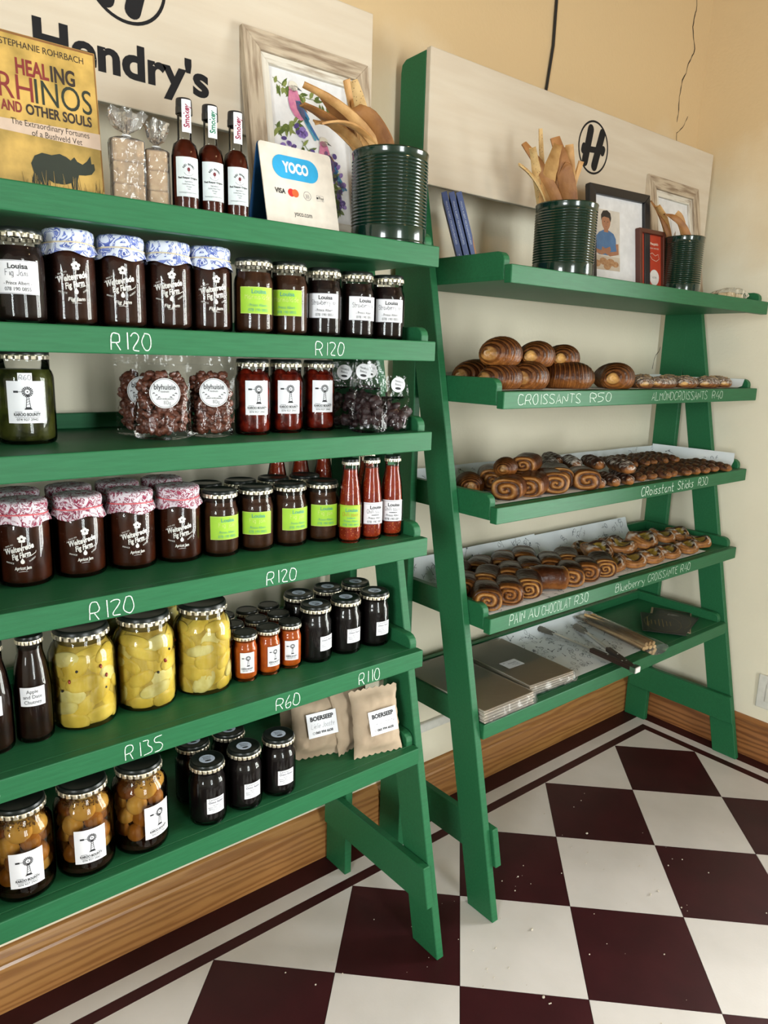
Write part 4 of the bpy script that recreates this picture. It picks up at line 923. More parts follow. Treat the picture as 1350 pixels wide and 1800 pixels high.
# weathered picture frames
def wood_pair(nm, c1, c2, rp):
    return [P(nm + ('_upright', '_level')[k], c1, .75, col2=c2, nscale=20, stretch=((4, 4, .5), (.5, 4, 4))[k], bump=.5, bscale=60, detail=8, ramp=rp) for k in (0, 1)]
oldwood = wood_pair('weathered_wood', (0.50, 0.41, 0.30), (.24, .17, .11), (.36, .58))
oldwood2 = wood_pair('whitewashed_wood', (0.64, 0.60, 0.52), (.34, .27, .20), (.34, .50))
mount = P('white_mount', (0.72, 0.72, 0.73), .5)
def old_frame(label, loc, tiltdeg, w, h, rail=.058, rz=0.0, wood=(None, None), group=None):
    t = thing('picture_frame', label, 'picture frame', loc, rot=(math.radians(tiltdeg), 0, rz), group=group)
    a, b = wood[0] or oldwood, wood[1] or oldwood2
    def mitre(nm, d0, d1, y0, y1, mt):
        co = lambda d: [(d, d), (w - d, d), (w - d, h - d), (d, h - d)]
        o, i = co(d0), co(d1)
        for k in range(4):
            q = [o[k], o[(k + 1) % 4], i[(k + 1) % 4], i[k]]
            put(nm, prism(nm, q, y0, y1, 'y', mt[1 - k % 2], .001), t)
    mitre('frame_rail', 0, rail * .66, 0, .022, a); mitre('inner_rail', rail * .66 + .0002, rail, .006, .020, b)
    put('mount_board', box('mount_board', rail - .004, w - rail + .004, .0145, .0175, rail - .004, h - rail + .004, mount, 0), t)
    put('backing', box('backing', .01, w - .01, .0225, .026, .01, h - .01, P('brown_backing', (.2, .13, .07), .8), 0), t)
    return t, rail
t, rl = old_frame('weathered wooden frame holding a bird picture on the left unit', (-1.580, -.047, ZT), -9.0, .316, .414)
pk = P('pink_plumage', (.58, .22, .31), .6, col2=(.46, .12, .26), nscale=80); bw = P('blue_plumage', (.04, .10, .36), .6, col2=(.02, .22, .34), nscale=70); tq = P('turquoise_plumage', (.07, .33, .40), .6, col2=(.05, .20, .40), nscale=70); br = P('brown_plumage', (.26, .10, .05), .6); whp = P('pale_plumage', (.66, .62, .52), .6)
lf = P('leaf_ink', (.11, .15, .025), .6, col2=(.05, .085, .012), nscale=50); lf2 = P('light_leaf_ink', (.20, .24, .06), .6); fl1 = P('violet_ink', (.16, .09, .34), .6, col2=(.26, .18, .46), nscale=120); fl2 = P('deep_violet_ink', (.07, .04, .19), .6)
def bird(l, u, v, s, flip=1):
    f = lambda p: [(u + flip * x * s, v + y * s) for x, y in p]
    l.poly(f([(.30, -.42), (.95, -1.15), (1.02, -1.10), (.46, -.30)]), bw); l.poly(f([(.34, -.50), (.80, -1.20), (.88, -1.14), (.42, -.38)]), tq)
    l.poly(f([(-.30, .55), (-.36, .2), (-.30, -.12), (-.12, -.38), (.16, -.52), (.42, -.42), (.40, -.1), (.22, .3), (.12, .62), (-.12, .72)]), pk)
    l.poly(f([(-.02, .22), (.20, .26), (.40, -.02), (.62, -.36), (.50, -.52), (.22, -.36), (.04, -.10)]), bw); l.poly(f([(.12, -.06), (.34, -.20), (.60, -.52), (.44, -.56), (.18, -.32)]), tq); l.poly(f([(.14, .24), (.30, .22), (.56, -.14), (.44, -.10)]), br)
    l.disc(u - flip * .06 * s, v + .78 * s, .22 * s, whp, ry=.19 * s); l.disc(u - flip * .10 * s, v + .66 * s, .19 * s, pk, ry=.13 * s); l.poly(f([(.12, .80), (.36, .66), (.13, .68)]), P('beak_ink', (.1, .1, .1), .5)); l.line(f([(-.02, .80), (.14, .77)]), .04 * s, ink)
l = Lay(); rnd = random.Random(21)
X0, X1, Y0, Y1 = rl + .004, .316 - rl - .004, rl + .004, .414 - rl - .004
for (a, b, cc, d) in ((.07, .335, .20, .315), (.066, .24, .13, .27), (.20, .32, .245, .285), (.13, .22, .20, .17), (.20, .17, .215, .09), (.09, .20, .10, .15)):
    l.line([(a + (cc - a) * q / 6, b + (d - b) * q / 6 - .012 * math.sin(q / 6 * PI)) for q in range(7)], .0016, lf)
    for q in range(22):
        f = rnd.random(); l.leaf(a + (cc - a) * f, b + (d - b) * f - .010, rnd.uniform(.016, .028), rnd.uniform(.006, .009), rnd.uniform(-2.8, 1.2), lf if q % 3 else lf2)
for (a, b, n) in ((.095, .215, 16), (.125, .245, 6), (.14, .20, 9), (.215, .165, 12), (.205, .205, 8), (.225, .115, 7)):
    for q in range(n): l.disc(a + rnd.uniform(-.016, .016), b - .0035 * q + rnd.uniform(-.004, .004), rnd.uniform(.005, .009), fl1 if q % 3 else fl2, ry=rnd.uniform(.004, .007), n=9, rot=rnd.random())
bird(l, .122, .288, .052); bird(l, .190, .190, .050)
l.V = [(min(max(a, X0), X1), min(max(b, Y0), Y1)) for a, b in l.V]
me = l.flat('picture', 0)
put('picture', me, t, (0, .0144, 0))
# ribbed cans with crisp bread
can_m = P('dark_green_enamel', (0.0035, 0.022, 0.013), .16, coat=.5, col2=(.003, .018, .011))
def can_mesh(R, H):
    k = 'can%.3f' % R
    if k not in ME:
        pr = [(0.0001, .004), (R * .97, .004), (R * .985, 0), (R * 1.008, .0008), (R * 1.010, .003), (R * .998, .005), (R, .006), (R, H * .17)]
        n = 20; a, b = H * .17, H * .90
        for i in range(n):
            z0 = a + (b - a) * i / n; d = (b - a) / n
            pr += [(R - .0002, z0 + d * .15), (R - .0017, z0 + d * .38), (R - .0017, z0 + d * .52), (R + .0004, z0 + d * .85)]
        pr += [(R, b + .001), (R, H - .006), (R * 1.012, H - .004), (R * 1.014, H - .0015), (R * 1.0, H), (R * .975, H - .001), (R * .97, H - .008), (R * .97, .006), (.0001, .006)]
        ME[k] = lathe('can_body', pr, can_m, 64, None, 50)
    return ME[k]
crisp_m = P('crisp_bread', (0.60, 0.35, 0.13), .6, col2=(.34, .155, .040), nscale=32, ramp=(.3, .7), bump=.5, bscale=120)
crisp_d = P('dark_crisp_bread', (0.36, 0.160, 0.045), .6, col2=(.19, .070, .018), nscale=24, ramp=(.3, .7), bump=.5, bscale=120)
crisp_p = speck_mat('seeded_crisp_bread', (0.66, 0.45, 0.20), (.52, .32, .12), (.12, .06, .02), 190, .15, .7, 0.0, 40)
def crisp(label, a, b, c, wid, face, mat, seed, group):
    """a long cracker from a (in the can) past b (at the rim) to the tip c; face = angle of its broad side"""
    r = random.Random(seed); a, b, c = Vector(a), Vector(b), Vector(c); n = 16; V, F = [], []
    ph, k2 = r.uniform(0, 6), r.uniform(1.2, 2.4)
    for i in range(n + 1):
        s = i / n; p = a * (1 - s) ** 2 + (2 * b - .5 * a - .5 * c) * 2 * s * (1 - s) + c * s * s
        d = ((2 * b - .5 * a - .5 * c - a) * (1 - s) + (c - (2 * b - .5 * a - .5 * c)) * s).normalized()
        f = face + .6 * math.sin(s * k2 * 2 + ph); sd = Vector((math.cos(f), math.sin(f), 0)); sd = (sd - d * sd.dot(d)).normalized(); nn = sd.cross(d)
        w = wid * .70 * (.5 - .14 * max(0, s - .8) / .2) * (1 + .10 * math.sin(s * 9 + ph) + r.uniform(-.05, .05)); th = .0019
        for u in (-1, -.4, .4, 1):
            q = p + sd * w * u + nn * (.0035 * (u * u - .5) * math.sin(s * 3 + ph)); V += [q + nn * th, q - nn * th]
    for i in range(n):
        o, q = i * 8, i * 8 + 8
        for u in range(3): F += [(o + 2 * u, o + 2 * u + 2, q + 2 * u + 2, q + 2 * u), (o + 2 * u + 1, q + 2 * u + 1, q + 2 * u + 3, o + 2 * u + 3)]
        F += [(o, q, q + 1, o + 1), (o + 6, o + 7, q + 7, q + 6)]
    for o, sg in ((0, 1), (n * 8, -1)):
        for u in range(3): f = (o + 2 * u, o + 2 * u + 1, o + 2 * u + 3, o + 2 * u + 2); F.append(f if sg > 0 else f[::-1])
    ob = put('crisp_bread', mk('crisp_bread', V, F, mat, 45)); setk(ob, label, 'cracker', group); SEEN[label] = SEEN.get(label, 0) + 1
    return ob
def canful(label, x, y, z, R, H, tips, where, grp, seed):
    t = thing('ribbed_can', label, 'can', (x, y, z)); put('can_body', can_mesh(R, H), t)
    r = random.Random(seed)
    for k, (tx, ty, tz, wid, face, mt, lab) in enumerate(tips):
        d = Vector((tx - x, ty - y)); L = d.length; e = d / max(L, 1e-6)
        rr = min(R * .80, L * .55)
        off = Vector((-e.y, e.x)) * R * (-.74 + 1.48 * ((k * 7) % len(tips)) / max(1, len(tips) - 1))
        b = (x + e.x * rr + off.x, y + e.y * rr + off.y, z + H + .004)
        if math.hypot(b[0] - x, b[1] - y) > R * .84:
            q = R * .84 / math.hypot(b[0] - x, b[1] - y); b = (x + (b[0] - x) * q, y + (b[1] - y) * q, b[2])
        a = (x - e.x * R * .10 + off.x * .9, y - e.y * R * .10 + off.y * .9, z + .03)
        crisp(lab, a, b, (tx, ty, tz), wid, face, mt, seed * 20 + k, grp)
FC = math.radians(-38)          # broad side turned to the room
canful('large dark green ribbed can at the right end of the jam unit', -1.342, -.165, ZT, .0785, .178, [
 (-1.535, -.13, 1.921, .030, FC, crisp_d, 'long curved crisp bread leaning furthest left in the large can'), (-1.545, -.15, 1.948, .026, FC + .5, crisp_m, 'thin pale edged crisp bread pointing left in the large can'),
 (-1.500, -.12, 1.900, .024, FC + .3, crisp_m, 'low crisp bread resting on the rim of the large can'), (-1.468, -.10, 1.960, .036, FC, crisp_d, 'dark rounded crisp bread tip behind the others in the large can'),
 (-1.440, -.165, 1.925, .050, FC, crisp_d, 'broad brown crisp bread at the front of the large can'), (-1.428, -.15, 1.983, .034, FC + .2, crisp_p, 'seeded pale crisp bread standing tallest in the large can'),
 (-1.425, -.12, 1.992, .040, FC + .6, crisp_m, 'curved golden crisp bread behind the seeded one in the large can'), (-1.40, -.11, 1.962, .034, FC + .4, crisp_m, 'golden crisp bread at the right side of the large can'),
 (-1.515, -.165, 1.885, .026, FC - .2, crisp_m, 'short crisp bread under the left ones in the large can'), (-1.505, -.10, 1.93, .03, FC, crisp_m, 'golden crisp bread at the back left of the large can')], '', 'crisp breads in the large can', 2)
# ------------------------------------------------------------------ bags on the left unit
def pouch_v(W, H, D, seed, top=.80, pinch=.0, wr=.0016):
    r = random.Random(seed); nu, nv = 14, 16; V, F = [], []
    g = [[r.uniform(-1, 1) for _ in range(nu + 1)] for _ in range(nv + 1)]
    def d(u, v):
        if v >= top: return .0006
        q = max(0.0, 1 - (abs(u) / .93) ** 2.4)
        return max(.0006, D / 2 * q ** .6 * (1 - (v / top) ** 2.2) ** .7 * (1 if v > .03 else .92))
    for sd in (-1, 1):
        for j in range(nv + 1):
            for i in range(nu + 1):
                u, v = -1 + 2 * i / nu, j / nv
                dd = d(u, v); k = wr * g[j][i] if dd > .001 else 0
                V.append((u * W / 2 * (1 - pinch * max(0, v - .55) / .45), sd * (dd + abs(k)), v * H + (0.004 * abs(u) ** 2 if v < .02 else 0)))
    n = (nu + 1) * (nv + 1)
    for sd in (0, 1):
        for j in range(nv):
            for i in range(nu):
                a = sd * n + j * (nu + 1) + i; q = (a, a + 1, a + nu + 2, a + nu + 1); F.append(q if sd == 0 else q[::-1])
    for i in range(nu): F.append((i + 1, i, n + i, n + i + 1))
    return V, F, d
def lumps(W, H, D, dfun, n, size, mat, seed, vmax=.70, name='contents'):
    r = random.Random(seed); parts = []
    tries = 0
    while len(parts) < n and tries < 5000:
        tries += 1
        u, v = r.uniform(-.86, .86), r.uniform(.05, vmax); dd = dfun(u, v) - size * .85
        if dd < .0: continue
        y = r.choice((-1, -1, 1)) * dd * r.uniform(.75, 1.0); s = size * r.uniform(.75, 1.2)
        V, F = ellipv((u * W / 2 * .90, y, v * H + .006), s, s * r.uniform(.6, 1), s * r.uniform(.6, 1), 9, 6, Matrix.Rotation(r.uniform(0, 3), 3, (r.random(), r.random(), 1)), .24, r)
        parts.append((V, F, 0))
    V, F, fm = joinm(parts); return mk(name, V, F, mat, 60)
nut = P('candied_nut', (.17, .052, .027), .45, col2=(.065, .018, .010), nscale=90, bump=.9, bscale=160, coat=.3)
stk_w = P('white_sticker', (.72, .72, .74), .45)
def bly():
    l = Lay(); l.disc(0, 0, .0265, stk_w, n=36); p = Lay(); p.ring(0, 0, .0250, .0006, ink, n=40)
    p.t('blyhuisie', .0135, 0, .0065, ink, width=.037, bold=.01); p.t('handmade', .004, 0, .0015, ink, width=.014)
    for s in (-1, 1):
        for k in range(6): p.leaf(s * (.019 - .0022 * k), .001 - .0012 * k - .0005 * k, .0034, .0014, (.6 if k % 2 else -.9) if s > 0 else (PI - .6 if k % 2 else PI + .9), ink)
    p.t('spiced candy peanuts', .0040, 0, -.0110, ink, width=.030); p.h('80g', .006, .003, -.0195, ink_pencil, .0005); return l, p
ME['bly'] = tuple(a.flat('s', 0) for a in bly())
def pouch(label, x, y, z, az, W=.100, H=.150, D=.054, seed=1, lean=0):
    t = thing('nut_pouch', label, 'pouch', (x, y, z), rot=(math.radians(lean), 0, math.radians(az)), group='zip pouches of candied nuts')
    V, F, d = pouch_v(W, H, D, seed, .84); put('film', mk('film', V, F, film, 40), t)
    put('zip', box('zip', -W * .47, W * .47, -.0018, .0018, H * .885, H * .905, film, 0), t)
    o = put('candied_nuts', lumps(W, H, D, d, 230, .0082, nut, seed, .74), t); o['kind'] = 'stuff'
    s = put('sticker', ME['bly'][0], t, (.004, -D * .5 - .0030, H * .56), (math.radians(-6), 0, 0)); put('printing', ME['bly'][1], s, (0, -.0004, 0))
Z3b = LZ[2] + .0006
pouch('clear zip pouch of candied nuts, front one on the left', -1.832, -.128, Z3b, -20, seed=2)
pouch('clear zip pouch of candied nuts beside the red preserve jars', -1.735, -.126, Z3b, -22, W=.088, seed=3)
pouch('clear zip pouch of nuts half hidden behind the front pouch', -1.838, -.052, Z3b, -30, seed=4)
ball_m = P('dark_date_ball', (.030, .010, .011), .5, col2=(.014, .005, .006), nscale=120, bump=.8, bscale=180)
def bstick():
    a, b = bakery_sticker(.0165); return Lay().disc(0, 0, .0165, stk_w, n=28), b
ME['bst'] = tuple(a.flat('s', 0) for a in bstick())
for k, (x, y, az, sd, hs, lab) in enumerate(((-1.402, -.188, -52, 11, .150, 'clear bag of dark date balls turned sideways at the front'), (-1.334, -.186, -18, 12, .118, 'clear bag of dark date balls at the front right corner'), (-1.405, -.085, -25, 13, .145, 'clear bag of dark date balls standing behind on the left'), (-1.336, -.090, -15, 14, .150, 'clear bag of dark date balls standing tall behind on the right'))):
    t = thing('date_ball_bag', lab, 'snack bag', (x, y, Z3b), math.radians(az), 'clear bags of date balls on the third shelf')
    W, H, D = .080, hs, .064; V, F, d = pouch_v(W, H, D, sd, .62, .25, .0030); put('film', mk('film', V, F, film, 40), t)
    o = put('date_balls', lumps(W, H, D, d, 26, .0125, ball_m, sd, .42), t); o['kind'] = 'stuff'
    s = put('sticker', ME['bst'][0], t, (.010 if k else -.012, -.0035, H * .84), (0, math.radians(12), 0)); put('printing', ME['bst'][1], s, (0, -.0005, 0))
kraft = P('kraft_paper', (.42, .32, .22), .75, col2=(.37, .275, .185), nscale=20, bump=.35, bscale=25)
def pillow_bag(W, H, D, seed):
    r = random.Random(seed); nu, nv = 16, 20; V, F = [], []; g = [[r.uniform(-1, 1) for _ in range(nu + 1)] for _ in range(nv + 1)]
    for sd in (-1, 1):
        for j in range(nv + 1):
            for i in range(nu + 1):
                u, v = -1 + 2 * i / nu, j / nv; q = max(0, 1 - abs(u) ** 3) ** .5; b = min(1, min(v, 1 - v) / .22); b = b * b * (3 - 2 * b)
                flat = v < .07 or v > .90
                dd = .0008 if flat else max(.0008, D / 2 * q * b * (1 + .16 * math.sin(u * 4 + seed * 2) * math.cos(v * 7 + seed))); zz = v * H
                if j in (0, nv): zz += .0022 * (1 if i % 2 else -1)
                V.append((u * W / 2 * (1 - .07 * b) , sd * dd + (.0022 * (g[j][i] + g[j // 2][i // 2] * 1.2) * b if not flat else .0015 * math.sin(u * 5 + seed)), zz))
    n = (nu + 1) * (nv + 1)
    for sd in (0, 1):
        for j in range(nv):
            for i in range(nu):
                a = sd * n + j * (nu + 1) + i; q = (a, a + 1, a + nu + 2, a + nu + 1); F.append(q if sd == 0 else q[::-1])
    for j in range(nv):
        a = j * (nu + 1); F.append((a, a + nu + 1, n + a + nu + 1, n + a)); a += nu; F.append((a + nu + 1, a, n + a, n + a + nu + 1))
    for i in range(nu): F.append((i + 1, i, n + i, n + i + 1)); a = nv * (nu + 1) + i; F.append((a, a + 1, n + a + 1, n + a))
    return mk('paper_bag', V, F, kraft, 75)
def seep():
    l = Lay(); l.rect(-.036, .036, -.028, .028, paper_w); p = Lay(); p.t('BOERSEEP', .0135, 0, .0105, ink, width=.056, bold=.045); p.h('Lielie Jooste', .0115, 0, -.0075, ink_pencil, .0006, width=.056, slant=.35, jit=.2, seed=5); p.t('060 994 6638', .0080, .003, -.0205, ink, width=.042, bold=.035); p.ring(-.0225, -.0178, .0030, .0006, ink, n=12); return l, p
ME['seep'] = tuple(a.flat('s', 0) for a in seep())
Z6b = LZ[5] + .0008
for k, (x, y, az, lean, lab, sd) in enumerate(((-1.484, -.130, -16, -14, 'kraft soap bag with printed label, left one of the front pair', 1), (-1.362, -.205, -12, -15, 'kraft soap bag with printed label, front right one', 2), (-1.386, -.150, 9, -14, 'kraft soap bag wedged behind the two front bags', 3), (-1.352, -.080, 2, -10, 'kraft soap bag at the back beside the leg', 4), (-1.47, -.045, -6, -8, 'kraft soap bag in the dark behind the left one', 5))):
    t = thing('soap_bag', lab, 'paper bag', (x, y, Z6b), rot=(math.radians(lean), 0, math.radians(az)), group='kraft paper soap bags')
    put('paper', pillow_bag(.128 if k == 1 else .122, .156 if k in (1, 2) else .150, .036, sd), t)
    if k < 2:
        s = put('label', ME['seep'][0], t, (.008, -.0262, .080), (0, math.radians(-4), 0)); put('printing', ME['seep'][1], s, (0, -.0005, 0))
# ------------------------------------------------------------------ things on the top right shelf
ZR = RZ[0] + .0007
canful('large dark green ribbed can in the middle of the pastry unit', -.735, -.150, ZR, .0795, .178, [
 (-.850, -.20, 1.965, .046, FC, crisp_m, 'pale broad crisp bread at the front left of the middle can'), (-.815, -.16, 1.995, .054, FC, crisp_d, 'broad square ended crisp bread in the middle can'), (-.895, -.12, 1.925, .024, FC + .4, crisp_p, 'thin crisp bread curling furthest left in the middle can'),
 (-.885, -.15, 1.960, .034, FC + .2, crisp_p, 'narrow pale crisp bread second from left in the middle can'), (-.86, -.10, 1.985, .036, FC, crisp_d, 'golden crisp bread behind the pale ones in the middle can'), (-.770, -.17, 1.985, .042, FC, crisp_m, 'crisp bread standing upright in the centre of the middle can'),
 (-.800, -.10, 2.030, .018, FC + .6, crisp_p, 'tallest twig thin crisp bread in the middle can'), (-.745, -.13, 1.990, .032, FC + .5, crisp_d, 'pale crisp bread right of centre in the middle can'), (-.705, -.16, 1.960, .030, FC + .3, crisp_m, 'pale crisp bread at the right rim of the middle can'), (-.795, -.19, 1.935, .036, FC, crisp_d, 'dark short crisp bread at the front of the middle can')], '', 'crisp breads in the middle can', 3)
canful('narrower dark green ribbed can near the right end', -.118, -.135, ZR, .059, .172, [
 (-.235, -.10, 1.925, .030, FC, crisp_m, 'golden crisp bread leaning left in the narrower can'), (-.225, -.12, 1.900, .026, FC + .3, crisp_d, 'dark crisp bread leaning left in the narrower can'), (-.175, -.13, 1.910, .030, FC, crisp_m, 'crisp bread at the front of the narrower can'), (-.24, -.08, 1.94, .02, FC + .5, crisp_d, 'thin crisp bread at the back of the narrower can')], '', 'crisp breads in the narrower can', 4)
bookblue = P('blue_book_cover', (.055, .085, .23), .45, col2=(.045, .07, .19), nscale=20)
for k in range(3):
    x0, y0 = -1.012 + k * .0128, -.050 - k * .0128
    t = thing('slim_book', 'slim blue book leaning on the left post, %s' % ('leftmost of three', 'middle of three', 'rightmost with a tan corner')[k], 'book', (x0, y0, ZR + .0004), rot=(0, math.radians(-17), math.radians(-45)), group='slim blue books')
    put('cover', box('cover', 0, .0015, 0, .135, 0, .190, bookblue, .0003), t); put('cover', box('cover', .0125, .0140, 0, .135, 0, .190, bookblue, .0003), t); put('spine', box('spine', .0002, .0138, -.0012, .0004, 0, .190, bookblue, .0004), t)
    put('pages', box('pages', .0017, .0123, .0006, .133, .002, .188, MATS['book_pages'], 0), t)
    l = Lay(); l.t('PRINCE ALBERT MICROADVENTURES', .0062, .0045, .115, P('pale_blue_ink', (.45, .50, .62), .5), width=.105, rot=-PI / 2); l.t('MARAIS', .0055, .0048, .025, MATS['pale_blue_ink'], width=.026, rot=-PI / 2)
    if k == 2: l.poly([(.0142, 0), (.0142, .085), (.0110, .060), (.0085, 0)], P('tan_ink', (.36, .17, .06), .5))
    put('printing', l.flat('printing', 0), t, (0, -.0016, 0))
blackwood = P('black_frame_wood', (.010, .010, .012), .4)
def simple_frame(name, label, loc, tiltdeg, rz, w, h, rail, wood, group=None):
    t = thing(name, label, 'picture frame', loc, rot=(math.radians(tiltdeg), 0, math.radians(rz)), group=group)
    for nm, q in (('frame_rail', [(0, 0), (w, 0), (w - rail, rail), (rail, rail)]), ('frame_rail', [(w, 0), (w, h), (w - rail, h - rail), (w - rail, rail)]), ('frame_rail', [(w, h), (0, h), (rail, h - rail), (w - rail, h - rail)]), ('frame_rail', [(0, h), (0, 0), (rail, rail), (rail, h - rail)])):
        put(nm, prism(nm, q, 0, .018, 'y', wood, .0012), t)
    put('backing', box('backing', .003, w - .003, .0182, .021, .003, h - .003, MATS['brown_backing'], 0), t)
    return t
w, h = .270, .292
t = simple_frame('photo_frame', 'black framed photo of a person in a blue shirt', (-.500, -.075, ZR), -7, -6, w, h, .026, blackwood)
put('mount_board', box('mount_board', .024, w - .024, .0105, .0135, .024, h - .024, mount, 0), t)
skin = P('photo_skin', (.36, .17, .09), .5, col2=(.30, .13, .07)); shirt = P('photo_blue_shirt', (.075, .17, .33), .5, col2=(.055, .13, .27)); bgp = P('photo_backdrop', (.60, .55, .48), .5); hair = P('photo_hair', (.012, .010, .010), .5); bread = P('photo_bread', (.42, .24, .12), .5, col2=(.28, .13, .05), nscale=120)
l = Lay(); pu, pv = .078, .140      # centre of the print
l.rect(pu - .060, pu + .062, pv - .085, pv + .088, bgp); l.rect(pu - .060, pu + .062, pv - .085, pv - .045, P('photo_table', (.50, .42, .33), .5))
l.poly([(-.045, -.035), (-.042, .010), (-.030, .022), (-.010, .030), (.012, .030), (.034, .022), (.044, .008), (.048, -.035), (.030, -.042), (-.030, -.042)], shirt, pu, pv)
l.poly([(-.009, .024), (.011, .024), (.010, .040), (-.008, .040)], skin, pu, pv); l.disc(pu + .001, pv + .054, .019, skin, ry=.024); l.poly([(-.020, .054), (-.021, .072), (-.012, .084), (.006, .087), (.020, .080), (.024, .066), (.021, .054), (.014, .066), (-.006, .068), (-.016, .064)], hair, pu, pv)
l.disc(pu - .006, pv + .054, .0022, hair, ry=.0013, n=8); l.disc(pu + .009, pv + .054, .0022, hair, ry=.0013, n=8); l.line([(pu - .004, pv + .040), (pu + .007, pv + .040)], .0012, P('photo_lip', (.25, .08, .06), .5)); l.line([(pu + .0015, pv + .053), (pu + .0025, pv + .046)], .001, MATS['photo_lip'])
l.line([(pu - .047, pv - .004), (pu - .050, pv - .030), (pu - .020, pv - .036), (pu + .020, pv - .022)], .013, skin); l.line([(pu + .049, pv - .006), (pu + .052, pv - .032), (pu + .018, pv - .038), (pu - .018, pv - .024)], .013, skin)
for a, b, r in ((.020, -.062, .018), (-.012, -.060, .017), (.042, -.066, .014), (.005, -.074, .016), (-.04, -.068, .016)): l.disc(pu + a, pv + b, r, bread, ry=r * .62)
me = l.flat('photo_print', 0)
put('photo_print', me, t, (0, .0102, 0))
redwood = P('mahogany_frame', (.085, .022, .012), .35)
t = simple_frame('red_notice_frame', 'small dark wood frame with a red notice beside the black frame', (-.290, -.105, ZR), -7, -4, .132, .190, .013, redwood)
put('notice', box('notice', .011, .121, .0105, .0135, .011, .179, P('red_notice', (.42, .045, .018), .5), 0), t)
l = Lay(); wi = P('pale_notice_ink', (.70, .55, .45), .5); l.t("People's", .0105, .085, .148, wi, width=.040, bold=.03); l.t('Choice awards', .0085, .080, .136, wi, width=.055); l.line([(.060, .118), (.075, .124), (.09, .116), (.105, .122), (.11, .108), (.095, .10), (.075, .104), (.06, .118)], .0014, wi); l.disc(.085, .050, .024, P('white_roundel', (.72, .68, .64), .5)); l.t('VOTE', .008, .085, .047, ink, width=.022)
put('printing', l.flat('printing', 0), t, (0, .0102, 0))
t, rl = old_frame('weathered wooden frame with a plain print leaning on the right sign', (-.105, -.044, ZR), -9.5, .316, .392, .060)
l = Lay(); l.leaf(.13, .20, .05, .012, 1.9, P('faint_print', (.35, .28, .22), .6)); l.line([(.15, .10), (.155, .20), (.14, .28)], .0016, MATS['faint_print']); l.leaf(.155, .2, .04, .012, 1.1, MATS['faint_print']); l.leaf(.15, .16, .04, .010, .5, MATS['faint_print'])
put('picture', l.flat('picture', 0), t, (0, .0138, 0))
t = thing('wrapped_biscuits', 'small crinkled clear packet of pale biscuits at the right end', 'packet', (.140, -.165, ZR), math.radians(-20))
for k in range(3): put('biscuit', box('biscuit', -.055 + k * .036, -.022 + k * .036, -.018, .018, .002, .021 + .004 * (k % 2), P('pale_biscuit', (.55, .42, .25), .8, nscale=80), .004, 2), t)
V, F, d = pouch_v(.135, .056, .046, 9, .97, 0, .004); put('film', mk('film', [(a, c - .028, max(.0005, b * .85 + .017)) for a, b, c in V], F, film, 40), t)
